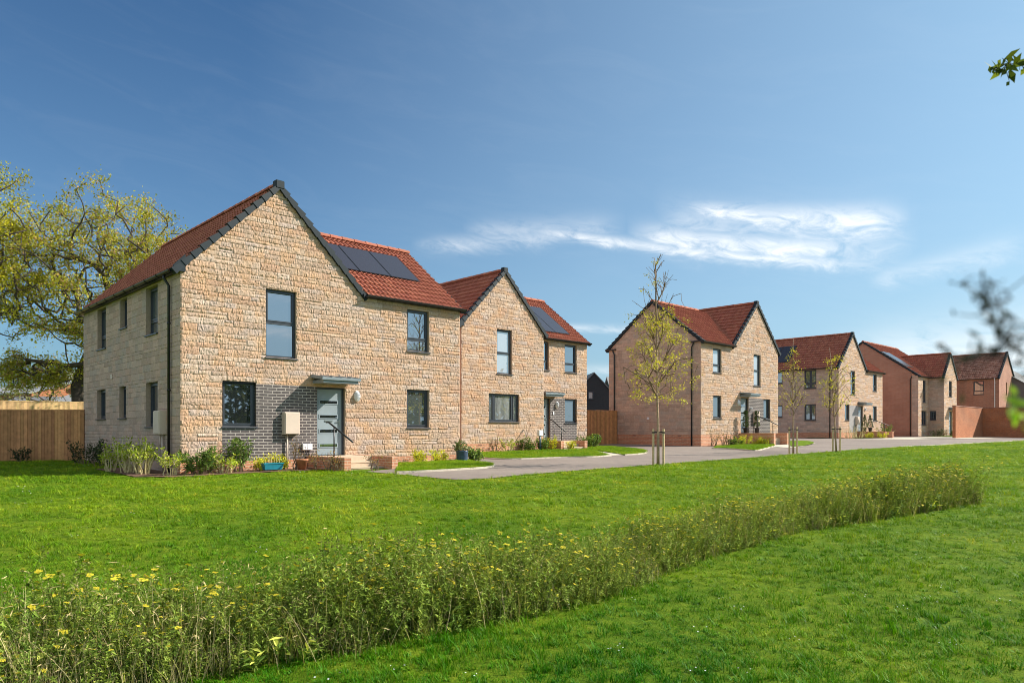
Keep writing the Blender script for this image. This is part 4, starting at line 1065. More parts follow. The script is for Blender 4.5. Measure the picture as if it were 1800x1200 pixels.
drape('lawn_verge', isl2 + [loc2w(O2, 7.1, -.9), loc2w(O2, 5.2, -.9), loc2w(O2, 5.0, -.03), loc2w(O2, 0, -.03)], .045, .5, 'lawn'); kerb('kerb', isl2, .06, .055, 'kerb_stone')
drape('lawn_verge', isl2c + [loc2w(O2, 9.0, 1.4), loc2w(O2, 7.5, -.2)], .045, .5, 'lawn'); kerb('kerb', isl2c, .06, .06, 'kerb_stone')
drape('path', [OG(1074, 801.5)[:2], OG(1098, 800.5)[:2], loc2w(O2, 7.2, -.3), loc2w(O2, 6.6, -1.0)], .03, .5, 'kerb_stone')
isl3 = [tuple(p) for p in smooth_line([OG(1252, 789)[:2], OG(1289, 790)[:2], OG(1327, 792.5)[:2], OG(1345, 789)[:2], OG(1358, 785.5)[:2]], 5)]
drape('lawn_verge', isl3 + [loc2w(O3, 3.98, -2.1), loc2w(O3, 3.98, -.1), loc2w(O3, 1.4, -.1)], .045, .5, 'lawn'); kerb('kerb', isl3, .08, .06, 'kerb_stone')
p3 = [tuple(p) for p in smooth_line([OG(1330, 792.7)[:2], OG(1360, 786.5)[:2], OG(1400, 787)[:2], OG(1434, 779)[:2]], 5)]
drape('path', p3 + [loc2w(O3, 5.9, -2.1), loc2w(O3, 4.1, -2.1)], .03, .6, 'kerb_stone')
isl3b = [tuple(p) for p in smooth_line([OG(1392, 786)[:2], OG(1415, 784)[:2], OG(1431, 779.5)[:2], OG(1422, 776)[:2], OG(1395, 775)[:2]], 5)]
drape('lawn_verge', isl3b + [loc2w(O3, 8.6, -.3), loc2w(O3, 5.9, -.6), loc2w(O3, 5.9, -2.0)], .055, .5, 'lawn')
isl4 = [OG(1430, 768.5)[:2], OG(1470, 770)[:2], OG(1512, 770.5)[:2], OG(1556, 770)[:2]]
drape('lawn_verge', isl4 + [loc2w(O4, 3.5, -.1), loc2w(O4, 0, -.1), loc2w(O4, -1.2, 2.0)], .05, .8, 'lawn')
drape('lawn_verge', [loc2w(O5, .6, -3.4), loc2w(O5, 7.2, -3.4), loc2w(O5, 12.5, -1.2), loc2w(O5, 11.5, 1), loc2w(O5, 2.7, -1.3), loc2w(O5, .6, -.1)], .05, .8, 'lawn')
drape('path', [OG(1500, 772)[:2], OG(1600, 772.5)[:2], OG(1740, 770.5)[:2], OG(1800, 768)[:2], (52, 66), loc2w(O5, 12.5, -1.5), loc2w(O5, 7.2, -3.5), loc2w(O5, .5, -3.5), loc2w(O5, -1, -2.5)], .03, 1.2, 'kerb_stone')
kerb('kerb', [p for p in le if p[0] > 19], .10, .05, 'kerb_stone')
def lift_bed(v): return 0 * v[:, 0] + rng.uniform(0, .012, len(v))
bed1 = [loc2w(O1, -1.1, 3.6), loc2w(O1, -1.15, -.2), loc2w(O1, -.5, -.95), loc2w(O1, 1.2, -.95), loc2w(O1, 3.5, -1.15), loc2w(O1, 3.5, -.0), loc2w(O1, .0, -.0), loc2w(O1, -.0, 3.6)]
beds = [bed1, [loc2w(O1, 5.22, -.02), loc2w(O1, 5.22, -.7), loc2w(O1, 9.2, -.6), loc2w(O1, 9.2, -.02)],
        [loc2w(O2, .3, -.02), loc2w(O2, .3, -.45), loc2w(O2, 5.2, -.6), loc2w(O2, 5.2, -.02)],
        [loc2w(O3, .0, -.02), loc2w(O3, .05, -.95), loc2w(O3, 1.5, -1.15), loc2w(O3, 2.6, -.8), loc2w(O3, 3.98, -1.4), loc2w(O3, 3.98, -.02)],
        [loc2w(O4, .0, -.02), loc2w(O4, .0, -.9), loc2w(O4, 3.5, -1.2), loc2w(O4, 3.5, -.02)]]
for bd in beds: drape('flower_bed', bd, .010, .16, 'soil', lift=lift_bed)

# ------------------------------------------------------------------ scattering of uncountable ground cover
def protos(name, lst):
    col = bpy.data.collections.new(name)
    for o in lst: col.objects.link(o)
    return col
def scatter(name, pts, rot, scl, idx, coll, label=None):
    me = bpy.data.meshes.new(name); me.vertices.add(len(pts)); me.vertices.foreach_set('co', np.asarray(pts, np.float32).ravel())
    a = me.attributes.new('rot', 'FLOAT_VECTOR', 'POINT'); a.data.foreach_set('vector', np.asarray(rot, np.float32).ravel())
    a = me.attributes.new('scl', 'FLOAT_VECTOR', 'POINT'); a.data.foreach_set('vector', np.asarray(scl, np.float32).ravel())
    a = me.attributes.new('idx', 'INT', 'POINT'); a.data.foreach_set('value', np.asarray(idx, np.int32))
    o = bpy.data.objects.new(name, me); C.objects.link(o); o['kind'] = 'stuff'
    if label: o['label'] = label
    ng = bpy.data.node_groups.new(name, 'GeometryNodeTree')
    ng.interface.new_socket('Geometry', in_out='INPUT', socket_type='NodeSocketGeometry'); ng.interface.new_socket('Geometry', in_out='OUTPUT', socket_type='NodeSocketGeometry')
    N = ng.nodes; L = ng.links
    gi = N.new('NodeGroupInput'); go = N.new('NodeGroupOutput'); ip = N.new('GeometryNodeInstanceOnPoints'); ci = N.new('GeometryNodeCollectionInfo')
    ci.inputs[0].default_value = coll; ci.inputs['Separate Children'].default_value = True; ci.inputs['Reset Children'].default_value = True
    ip.inputs['Pick Instance'].default_value = True
    def na(nm, dt): n = N.new('GeometryNodeInputNamedAttribute'); n.data_type = dt; n.inputs[0].default_value = nm; return n.outputs[0]
    L.new(gi.outputs[0], ip.inputs['Points']); L.new(ci.outputs[0], ip.inputs['Instance'])
    L.new(na('idx', 'INT'), ip.inputs['Instance Index']); L.new(na('scl', 'FLOAT_VECTOR'), ip.inputs['Scale'])
    er = N.new('FunctionNodeEulerToRotation'); L.new(na('rot', 'FLOAT_VECTOR'), er.inputs[0]); L.new(er.outputs[0], ip.inputs['Rotation'])
    L.new(ip.outputs[0], go.inputs[0])
    md = o.modifiers.new('scatter', 'NODES'); md.node_group = ng
    return o
def blade_strip(r, base, ang, lean, h, w, segs=3, droop=1.0):
    d = np.array([math.cos(ang), math.sin(ang), 0]); sd_ = np.array([-d[1], d[0], 0]); out = []
    for i in range(segs + 1):
        t_ = i / segs; c = np.array(base) + d * lean * t_ ** (1 + droop) + np.array([0, 0, h * (t_ - .25 * droop * lean / max(h, .01) * t_ ** 2)])
        ww = w * (1 - t_) ** .6 / 2 if i < segs else 0.0005
        out += [c - sd_ * ww, c + sd_ * ww]
    return out, [(2 * i, 2 * i + 1, 2 * i + 3, 2 * i + 2) for i in range(segs)]
def tuft(name, n, rad, h, w, seed, dry=.05, flower=False, mat='grass_blade', lean=.6):
    r = np.random.default_rng(seed); V_ = []; Q_ = []; C_ = []
    for i in range(n):
        a = r.uniform(0, 6.28); q = rad * math.sqrt(r.random()); hh = h * r.uniform(.5, 1.15)
        v, f = blade_strip(r, (q * math.cos(a), q * math.sin(a), -.005), r.uniform(0, 6.28), hh * r.uniform(.2, lean * 1.6), hh, w * r.uniform(.7, 1.3), 2)
        k = len(V_); V_ += v; Q_ += [tuple(j + k for j in x) for x in f]
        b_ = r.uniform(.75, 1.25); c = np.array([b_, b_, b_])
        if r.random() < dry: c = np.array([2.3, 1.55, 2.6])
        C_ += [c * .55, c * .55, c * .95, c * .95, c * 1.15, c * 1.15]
    mats = [mat]; mi = [0] * len(Q_)
    if flower:
        mats.append('white_plastic')
        for j in range(3):
            a = r.uniform(0, 6.28); p = np.array([rad * math.cos(a), rad * math.sin(a), h * 1.05]); k = len(V_); s_ = .0045
            V_ += [p + (-s_, -s_, 0), p + (s_, -s_, 0), p + (s_, s_, .002), p + (-s_, s_, .002)]; Q_.append((k, k + 1, k + 2, k + 3)); C_ += [np.ones(3)] * 4; mi.append(1)
    return mesh_np(name, np.array(V_), np.array(Q_), mats, col=np.array(C_), matidx=mi, uv=False, do_link=False, smooth=True)
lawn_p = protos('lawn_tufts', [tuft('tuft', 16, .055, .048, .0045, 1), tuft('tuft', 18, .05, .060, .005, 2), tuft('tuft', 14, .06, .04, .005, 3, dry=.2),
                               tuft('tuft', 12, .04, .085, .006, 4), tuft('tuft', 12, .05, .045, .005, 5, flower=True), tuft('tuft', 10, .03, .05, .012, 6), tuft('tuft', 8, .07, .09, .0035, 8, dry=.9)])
# strip of tall wild flowers
near_e = [(-4.6, 2.6), (-3.22, 3.72), (-2.14, 4.54), (-1.02, 5.20), (0.0, 6.02), (.79, 6.66), (1.93, 8.10), (3.98, 10.10), (6.48, 11.76), (8.35, 12.98)]
hgt_e = [.58, .58, .56, .54, .50, .46, .40, .44, .54, .64]
wid_e = [.8, .8, .8, .75, .75, .75, .7, .65, .65, .65]
ne = np.array(near_e); far_e = []
for i in range(len(ne)):
    d = ne[min(i + 1, len(ne) - 1)] - ne[max(i - 1, 0)]; d /= np.linalg.norm(d); far_e.append(ne[i] + np.array([-d[1], d[0]]) * wid_e[i])
far_e = np.array(far_e); strip_poly = [tuple(p) for p in ne] + [tuple(p) for p in far_e[::-1]]
st_in = [tuple(a + (b - a) * -.04) for a, b in zip(ne, far_e)] + [tuple(a + (b - a) * .93) for a, b in zip(ne[::-1], far_e[::-1])]
sheet = [tuple(a + (b - a) * .22) for a, b in zip(ne, far_e)] + [tuple(a + (b - a) * .85) for a, b in zip(ne[::-1], far_e[::-1])]
drape('planting_strip', sheet, .012, .35, 'thatch')
N_ = 260000; gx = rng.uniform(-24, 44, N_); u_ = rng.random(N_)
gy = 3.4 + (60 - 3.4) * u_ ** 2.6
dens_w = rng.random(N_)
ok = (gx > -.76 * gy - 1.2) & (gx < .85 * gy + 2.5)
lawn_poly = [(-60, -5), (60, -5), (60, 66)] + [tuple(p) for p in le[::-1]] + [loc2w(O1, 3.4, -1.35), loc2w(O1, 1.2, -1.05), loc2w(O1, -.5, -1.05), loc2w(O1, -1.25, -.2), loc2w(O1, -1.2, 3.6), loc2w(O1, -.1, 3.7), loc2w(O1, -.05, 9.3), (fa[0] - 7, fa[1] - 1.2), (-60, 18)]
ok &= point_in(lawn_poly, gx, gy) & ~point_in(st_in, gx, gy)
gx, gy = gx[ok], gy[ok]; n = len(gx)
sc_ = np.interp(gy, [3.5, 8, 14, 25, 50], [1.0, 1.15, 1.5, 2.0, 3.0]) * rng.uniform(.75, 1.3, n)
ii = rng.choice(7, n, p=[.25, .24, .21, .10, .006, .134, .06])
hz = np.interp(gy, [3.5, 8, 14, 25, 50], [.85, .75, .62, .5, .4]) * (1 + .35 * np.sin(gx * 1.7 + gy) * np.sin(gy * 2.1 - gx * .6))
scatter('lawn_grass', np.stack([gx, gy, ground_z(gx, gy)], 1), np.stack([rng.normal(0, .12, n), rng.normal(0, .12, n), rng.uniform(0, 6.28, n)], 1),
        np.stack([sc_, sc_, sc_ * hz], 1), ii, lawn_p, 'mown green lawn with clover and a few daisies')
# verge islands
vx, vy, vz = [], [], []
for poly in (isl1 + isl1b, isl2 + [loc2w(O2, 7.1, -.9), loc2w(O2, 5.2, -.9), loc2w(O2, 5.0, -.5), loc2w(O2, 0, -.5)], isl2c + [loc2w(O2, 9.0, 1.4), loc2w(O2, 7.5, -.2)],
             isl3 + [loc2w(O3, 3.98, -2.1), loc2w(O3, 2.6, -.9)]):
    a = np.array(poly); k = 14000; x = rng.uniform(a[:, 0].min(), a[:, 0].max(), k); y = rng.uniform(a[:, 1].min(), a[:, 1].max(), k)
    m_ = point_in(poly, x, y) & ~point_in(beds[1], x, y); x, y = x[m_][:3500], y[m_][:3500]; vx.append(x); vy.append(y)
vx = np.concatenate(vx); vy = np.concatenate(vy); n = len(vx); s_ = rng.uniform(1.1, 1.7, n)
scatter('verge_grass', np.stack([vx, vy, ground_z(vx, vy) + .045], 1), np.stack([rng.normal(0, .1, n), rng.normal(0, .1, n), rng.uniform(0, 6.28, n)], 1), np.stack([s_, s_, s_], 1), rng.choice(3, n), lawn_p, 'bright short grass of the small kerbed verges')

def leafquad(V_, Q_, C_, p, d, up, L, W, col, fold=.15):
    """one pointed leaf: base, two sides, tip"""
    d = d / (np.linalg.norm(d) + 1e-9); s_ = np.cross(d, up); s_ /= np.linalg.norm(s_) + 1e-9; n_ = np.cross(s_, d); k = len(V_)
    V_ += [p, p + d * L * .45 + s_ * W / 2 + n_ * fold * W, p + d * L - n_ * .1 * L, p + d * L * .45 - s_ * W / 2 + n_ * fold * W]
    Q_.append((k, k + 1, k + 2, k + 3)); C_ += [col * .8, col, col * 1.1, col]
def weed(name, seed, kind):
    r = np.random.default_rng(seed); V_ = []; Q_ = []; C_ = []
    G1 = np.array([.145, .235, .035]); G2_ = np.array([.48, .50, .10]); ST = np.array([.72, .60, .33]); YL = np.array([.72, .60, .05]); BR = np.array([.24, .23, .08])
    def stem(p0, p1, w_, col):
        ax_ = np.array([1., 0, 0]) if r.random() < .5 else np.array([0, 1., 0]); k = len(V_)
        for a_ in (ax_, np.array([ax_[1], ax_[0], 0])):
            k = len(V_); V_.extend([p0 - a_ * w_, p0 + a_ * w_, p1 + a_ * w_ * .6, p1 - a_ * w_ * .6]); Q_.append((k, k + 1, k + 2, k + 3)); C_.extend([col * .8, col * .8, col, col])
    if kind in ('flower', 'leafy'):
        for s in range(2):
            lean = r.normal(0, .22, 2); H_ = r.uniform(.75, 1.05); p = np.array([r.normal(0, .03), r.normal(0, .03), 0.]); nseg = 7
            gcol = G1 * (1 - .4 * r.random()) + G2_ * .4 * r.random()
            for i in range(nseg):
                q_ = np.array([lean[0] * ((i + 1) / nseg) ** 1.5, lean[1] * ((i + 1) / nseg) ** 1.5, H_ * (i + 1) / nseg]) + r.normal(0, .008, 3); stem(p, q_, .0035, gcol * 1.1)
                for j in range(8):
                    a_ = r.uniform(0, 6.28); el_ = r.uniform(-.5, 1.1); d = np.array([math.cos(a_) * math.cos(el_), math.sin(a_) * math.cos(el_), math.sin(el_)])
                    L_ = r.uniform(.045, .12) * (1.15 - .5 * i / nseg); leafquad(V_, Q_, C_, p + (q_ - p) * r.random(), d, np.array([0, 0, 1.]), L_, L_ * r.uniform(.22, .38), gcol * r.uniform(.45, 1.7))
                p = q_
            if kind == 'flower':
                R0 = r.uniform(.022, .042)
                for j in range(9):
                    a_ = 2.4 * j; rr = R0 * math.sqrt(j / 9); c = p + np.array([rr * math.cos(a_), rr * math.sin(a_), .03 + r.uniform(-.008, .008)]); s_ = .010
                    stem(p, c, .002, gcol); k = len(V_)
                    V_ += [c + (-s_, -s_ * .6, 0), c + (s_, -s_ * .6, 0), c + (s_, s_ * .6, .006), c + (-s_, s_ * .6, .006)]; Q_.append((k, k + 1, k + 2, k + 3)); C_ += [YL * r.uniform(.8, 1.1)] * 4
            else:
                for j in range(6):
                    c = p + r.normal(0, .03, 3); k = len(V_); s_ = .007; V_ += [c + (-s_, 0, -s_), c + (s_, 0, -s_), c + (s_, .004, s_), c + (-s_, .004, s_)]; Q_.append((k, k + 1, k + 2, k + 3)); C_ += [BR * r.uniform(.6, 1.4)] * 4
    elif kind in ('straw', 'green_grass'):
        base = ST if kind == 'straw' else G2_
        for s in range(12):
            a_ = r.uniform(0, 6.28); H_ = r.uniform(.55, 1.1); ln = r.uniform(.05, .42); wv = .0035 if s % 3 else .007
            v, f = blade_strip(r, (r.normal(0, .13), r.normal(0, .13), 0), a_, ln, H_, wv, 4, 1.2); k = len(V_); V_ += v; Q_ += [tuple(j + k for j in x) for x in f]
            c = base * r.uniform(.7, 1.25); C_ += [c * .7] * 2 + [c * .85] * 2 + [c] * 2 + [c] * 2 + [c * 1.1] * 2
            if s % 3 == 0 and kind == 'straw':
                tip = v[-1]; d = np.array([math.cos(a_), math.sin(a_), -.25 + r.uniform(-.3, .6)])
                leafquad(V_, Q_, C_, tip, d, np.array([0, 0, 1.]), r.uniform(.06, .11), .010, ST * r.uniform(1.0, 1.35)); leafquad(V_, Q_, C_, tip, d, np.array([1., 0, .2]), r.uniform(.06, .11), .010, ST * 1.2)
    elif kind == 'broad':
        for s in range(22):
            a_ = r.uniform(0, 6.28); el_ = r.uniform(.1, 1.2); d = np.array([math.cos(a_) * math.cos(el_), math.sin(a_) * math.cos(el_), math.sin(el_)]); p = np.array([r.normal(0, .06), r.normal(0, .06), r.uniform(0, .45)])
            L_ = r.uniform(.12, .26); leafquad(V_, Q_, C_, p, d, np.array([0, 0, 1.]), L_, L_ * .30, (G1 * 1.1 if r.random() < .8 else G2_ * 1.3) * r.uniform(.7, 1.3))
    return mesh_np(name, np.array(V_), np.array(Q_), 'weed', col=np.array(C_), uv=False, do_link=False)
weeds = protos('wild_plants', [weed('plant', 1, 'flower'), weed('plant', 2, 'flower'), weed('plant', 3, 'flower'), weed('plant', 4, 'leafy'), weed('plant', 5, 'leafy'), weed('plant', 6, 'leafy'),
                               weed('plant', 7, 'straw'), weed('plant', 8, 'straw'), weed('plant', 9, 'green_grass'), weed('plant', 10, 'broad'), weed('plant', 11, 'broad')])
seg = np.linalg.norm(np.diff(ne, axis=0), axis=1); cum = np.concatenate([[0], np.cumsum(seg)]); n = 5600
uu = rng.random(n) * cum[-1]; tt = rng.random(n) * 1.16 - .16 + rng.normal(0, .025, n)
A = np.stack([np.interp(uu, cum, ne[:, 0]), np.interp(uu, cum, ne[:, 1])], 1); B = np.stack([np.interp(uu, cum, far_e[:, 0]), np.interp(uu, cum, far_e[:, 1])], 1)
P = A + (B - A) * tt[:, None]; hh = np.interp(uu, cum, hgt_e) * (.62 + .62 * rng.random(n) ** 1.6) * (1 + .14 * np.sin(uu * 2.3) * np.sin(uu * .9 + 1))
hh *= np.where(tt < .0, .75, 1)
ks = rng.choice(11, n, p=[.11, .10, .10, .12, .11, .10, .08, .07, .11, .05, .05])
lf = uu < 3.6; ks = np.where(lf & (rng.random(n) < .22), rng.choice([6, 7], n), ks)
wdt = np.clip(hh * 1.15, .3, .8)
scatter('wild_flowers', np.stack([P[:, 0], P[:, 1], ground_z(P[:, 0], P[:, 1])], 1), np.stack([rng.normal(0, .20, n), rng.normal(0, .20, n), rng.uniform(0, 6.28, n)], 1),
        np.stack([wdt, wdt, hh], 1), ks, weeds, 'strip of tall yellow-flowered wild plants and dry grass crossing the lawn')

# ------------------------------------------------------------------ trees and shrubs
def tree_mesh(base, targets, trunk, r_tip=.012, r_pow=.46, ascend=1.0, slp=.55, step=.5, wob=.10, seed=1, sides=5, rmax=None):
    """grow limbs from the trunk polyline to every target; returns tubes (numpy) and twig points"""
    r = np.random.default_rng(seed); pos = [np.array(p, float) for p in trunk]; par = [-1] + list(range(len(trunk) - 1))
    ntr = len(trunk)
    c0 = pos[-1]; order = np.argsort(np.linalg.norm(targets - c0, axis=1)); tips = []
    lo_ok = max(1, ntr // 3)
    for ti in order:
        t_ = targets[ti]; A_ = np.array(pos[lo_ok:]); d = t_ - A_; dist = np.linalg.norm(d, axis=1); hor = np.linalg.norm(d[:, :2], axis=1)
        cost = dist + ascend * np.maximum(0, hor * slp - d[:, 2]) ; k = int(np.argmin(cost)) + lo_ok
        n_ = max(1, int(dist[k - lo_ok] / step)); p0 = pos[k]; prev = k
        bend = r.normal(0, wob, 3) * dist[k - lo_ok]
        for i in range(1, n_ + 1):
            f = i / n_; q_ = p0 + (t_ - p0) * f + bend * math.sin(math.pi * f) + (r.normal(0, wob * .3, 3) * step if i < n_ else 0)
            pos.append(q_); par.append(prev); prev = len(pos) - 1
        tips.append(prev)
    n = len(pos); cnt = np.zeros(n)
    for t_ in tips: cnt[t_] += 1
    for i in range(n - 1, 0, -1):
        if i >= ntr or par[i] >= 0: cnt[par[i]] += cnt[i]
    # children have larger index than their parent, so one sweep suffices
    rad = r_tip * np.maximum(cnt, 1) ** r_pow
    if rmax: rad = np.minimum(rad, rmax)
    pos = np.array(pos); V_ = []; Q_ = []; ang = np.arange(sides) * 2 * math.pi / sides
    for i in range(1, n):
        p, q_ = pos[par[i]], pos[i]; d = q_ - p; L_ = np.linalg.norm(d)
        if L_ < 1e-5: continue
        d /= L_; a_ = np.cross(d, (.31, .87, .2)); a_ /= np.linalg.norm(a_); b_ = np.cross(d, a_); k = len(V_) * sides
        r0 = min(rad[par[i]], rad[i] * 1.35 + .004); r1 = rad[i]
        V_.append(p - d * r0 * .3 + (np.cos(ang)[:, None] * a_ + np.sin(ang)[:, None] * b_) * r0); V_.append(q_ + (np.cos(ang)[:, None] * a_ + np.sin(ang)[:, None] * b_) * r1)
        j = np.arange(sides); Q_.append(np.stack([k + j, k + (j + 1) % sides, k + sides + (j + 1) % sides, k + sides + j], 1))
    return np.concatenate(V_), np.concatenate(Q_), pos, np.array(par), cnt
def leaves(points, n, spread, size, cols, seed=1, asp=.6, droop=0):
    r = np.random.default_rng(seed); m_ = len(points) * n; P = np.repeat(points, n, axis=0) + r.normal(0, spread, (m_, 3)) * (1, 1, .8)
    d = r.normal(0, 1, (m_, 3)); d[:, 2] -= droop; d /= np.linalg.norm(d, axis=1)[:, None]; s_ = np.cross(d, r.normal(0, 1, (m_, 3))); s_ /= np.linalg.norm(s_, axis=1)[:, None]
    L = size * r.uniform(.6, 1.3, m_)[:, None]; W_ = L * asp
    V_ = np.stack([P, P + d * L * .5 + s_ * W_ / 2, P + d * L, P + d * L * .5 - s_ * W_ / 2], 1).reshape(-1, 3)
    cols = np.array(cols); tint = np.repeat(r.uniform(.65, 1.35, len(points)), n)
    c = cols[r.integers(len(cols), size=m_)] * (tint * r.uniform(.8, 1.2, m_))[:, None]
    return V_, np.arange(m_ * 4).reshape(-1, 4), np.repeat(c, 4, axis=0)
def ellipsoid(n, c, rad, seed, shell=.35, lobes=None):
    r = np.random.default_rng(seed); d = r.normal(0, 1, (n, 3)); d /= np.linalg.norm(d, axis=1)[:, None]; k = r.uniform(shell, 1, n) ** .6
    k *= 1 + .14 * np.sin(d[:, 0] * 5 + seed) * np.sin(d[:, 2] * 6) + .1 * np.sin(d[:, 1] * 9)
    return np.array(c) + d * k[:, None] * np.array(rad)

def oak(name, loc, label, targets, trunk, cols, nleaf, size, spread, seed, r_tip=.02, leaf_filter=None):
    e_ = empty(name, loc, 0, label, 'tree')
    V_, Q_, pos, par, cnt = tree_mesh(None, targets, trunk, r_tip, .44, .45, .55, .5, .09, seed, 8, rmax=.30)
    mesh_np('trunk', V_, Q_, 'bark', e_, smooth=True)
    pts = pos[cnt <= 2.01]; pts = pts[len(trunk):]
    if leaf_filter is not None: pts = pts[leaf_filter(pts)]
    lv = leaves(pts, nleaf, spread, size, cols, seed); mesh_np('crown', lv[0], lv[1], 'leaf', e_, col=lv[2], uv=False)
    return e_
OAKC = [(.44, .41, .04), (.36, .35, .04), (.48, .43, .06), (.32, .28, .05), (.44, .28, .10), (.31, .35, .03)]
bx_, by_ = -22.75, 38.0; bz = float(ground_z(bx_, by_))
tg = np.concatenate([ellipsoid(850, (.95, 0, 8.3), (5.1, 4.6, 4.8), 3, .30), ellipsoid(240, (3.75, 0, 7.6), (3.4, 3.2, 3.5), 4, .3)])
tg = tg[~((tg[:, 0] < .2) & (tg[:, 2] < 5.6 - .25 * tg[:, 0]))]
tg = np.concatenate([tg, ellipsoid(120, (-1.9, -.4, 3.9), (2.0, 1.8, .85), 5, .2)])
oak('oak_tree', (bx_, by_, bz), 'large spreading oak with thin yellow-green leaves rising behind the nearest house', tg, [(.3, 0, -.3), (.2, 0, 1.0), (-.05, 0, 2.2), (-.15, .1, 3.2), (.3, .1, 4.4), (.9, 0, 5.6), (.9, 0, 7.0)], OAKC, 110, .12, .25, 3, r_tip=.0155)
bx2, by2 = -27.2, 35.0
tg = np.concatenate([ellipsoid(620, (-.3, 0, 9.9), (4.0, 3.8, 4.7), 8, .3), ellipsoid(90, (2.4, 0, 7.6), (2.0, 2, 2.2), 9, .2)])
oak('oak_tree', (bx2, by2, float(ground_z(bx2, by2))), 'brighter yellow-green tree cut by the left edge of the photo', tg, [(0, 0, -.3), (.1, 0, 1.5), (0, .1, 3), (.2, 0, 4.5), (0, 0, 6)], [(.50, .46, .03), (.42, .42, .025), (.55, .47, .04), (.24, .25, .03)], 100, .12, .26, 8, r_tip=.016)
bx3, by3 = -33.0, 50.0
tg = ellipsoid(160, (0, 0, 3.4), (2.4, 2.2, 2.3), 12, .3)
oak('garden_tree', (bx3, by3, -.6), 'small pale leafed tree beside the brick gable beyond the fence', tg, [(0, 0, -.2), (0, .1, 1.0), (.1, 0, 2.2)], [(.27, .26, .10), (.30, .27, .12), (.22, .22, .08)], 26, .14, .25, 13, r_tip=.012)
for i, (x, y, w_, lab) in enumerate(((-40.5, 56, 3.0, 'pale green garden hedge over the fence at the left edge'), (-36.5, 50, 2.2, 'round garden bush over the fence left of the brick gable'))):
    e_ = empty('garden_bush', (x, y, -.5), 0, lab, 'bush')
    tg = ellipsoid(90, (0, 0, 1.6), (w_, 1.2, 1.5), 20 + i, .3)
    V_, Q_, pos, par, cnt = tree_mesh(None, tg, [(0, 0, 0), (0, 0, .4), (0, 0, .8)], .01, .4, .2, .5, .4, .1, 20 + i, 4)
    mesh_np('stems', V_, Q_, 'twig', e_); lv = leaves(pos[cnt <= 2], 30, .25, .13, [(.25, .27, .08), (.2, .24, .06), (.3, .28, .1)], i); mesh_np('foliage', lv[0], lv[1], 'leaf', e_, col=lv[2], uv=False)

def young_tree(loc, label, H, crown, tops, seed, cols, nleaf, size, lean=(0, 0), r0=.035, group='young trees staked beside the road', ntip=150, bare_above=None, name='young_tree'):
    e_ = empty(name, loc, 0, label, 'tree', group); r = np.random.default_rng(seed)
    trunk = [(lean[0] * (i / 9) ** 1.2 + r.normal(0, .012), lean[1] * (i / 9), H * i / 9 * .96) for i in range(10)]
    V_, Q_, pos, par, cnt = tree_mesh(None, tops, trunk, .0048, .44, 2.2, 1.5, .2, .05, seed, 5, rmax=r0 * .6)
    # thicken the stem towards the foot
    mesh_np('branches', V_, Q_, 'twig', e_, smooth=True)
    mb = MB(); mb.tube([trunk[i] for i in range(10)], [r0 * (1.15 - .105 * i) for i in range(10)], 8); mb.build('trunk', 'birch_bark', e_, smooth=True)
    idx_ = np.where(cnt <= 1.01)[0]; idx_ = idx_[idx_ >= 10]; pts = pos[idx_]
    if bare_above is not None:
        pk = np.where(pts[:, 2] > bare_above, .10, 1.0); pts = pts[r.random(len(pts)) < pk]
    lv = leaves(pts, nleaf, .075, size, cols, seed, .55, .5); mesh_np('foliage', lv[0], lv[1], 'leaf', e_, col=lv[2], uv=False)
    return e_
YG = [(.60, .54, .05), (.52, .50, .05), (.66, .55, .08), (.44, .44, .06)]
r_ = np.random.default_rng(77)
def cone_targets(n, z0, z1, rad_at, seed):
    r = np.random.default_rng(seed); z = z0 + (z1 - z0) * r.random(n); a = r.uniform(0, 6.28, n); k = rad_at((z - z0) / (z1 - z0)) * np.sqrt(r.uniform(.12, 1, n)); return np.stack([k * np.cos(a), k * np.sin(a), z], 1)
T1 = OG(1157, 817)
tg = np.concatenate([cone_targets(300, 1.95, 4.9, lambda f: .62 + .68 * np.sin(np.clip(f * 1.15 + .1, 0, 1) * math.pi) - .15 * f, 1) , cone_targets(110, 4.3, 6.6, lambda f: 1.05 * (1 - f) ** .7 + .06, 2)])
young_tree(T1, 'tallest young birch with bare top twigs, nearest of the staked trees', 6.7, None, tg, 31, YG, 24, .055, (-.10, 0), .042, bare_above=4.75)
T2 = OG(1394, 798)
tg = cone_targets(110, 1.9, 4.4, lambda f: .55 * np.sin(np.clip(f * .8 + .25, 0, 1) * math.pi) + .06, 3)
young_tree(T2, 'thin young tree between the middle house and the next, leaves sparse', 4.95, None, tg, 32, YG, 8, .055, (.02, 0), .036)
T3 = OG(1470, 794.5)
tg = cone_targets(110, 2.0, 4.2, lambda f: .75 * np.sin(np.clip(f * .7 + .22, 0, 1) * math.pi) + .05, 4)
young_tree(T3, 'leaning young tree with fuller yellow leaves, furthest of the staked trees', 4.75, None, tg, 33, YG, 13, .06, (-.30, 0), .036)
def stakes(T, label, d=.32, h=1.12):
    for sg, wd in ((-1, 'left'), (1, 'right')):
        e_ = empty('tree_stake', (T[0] + sg * d * .5, T[1] - .02, float(ground_z(T[0], T[1]))), 0, f'round timber stake on the {wd} of the {label}', 'stake', 'stakes beside the young trees')
        mb = MB(); mb.lathe([(.036, -.2), (.037, h - .03), (.030, h)], n=10); mb.build('post', 'post_wood', e_, smooth=False)
        tb = MB(); tb.box(-.04, .04, -.04, .04, h - .13, h - .09); 
        tb.tube([(0, 0, h - .10), (-sg * d * .5, .02, h - .10)], .016, 6); tb.build('tie', 'black_plastic', e_)
stakes(T1, 'tallest young birch'); stakes(T2, 'thin young tree by the middle house'); stakes(T3, 'leaning young tree')

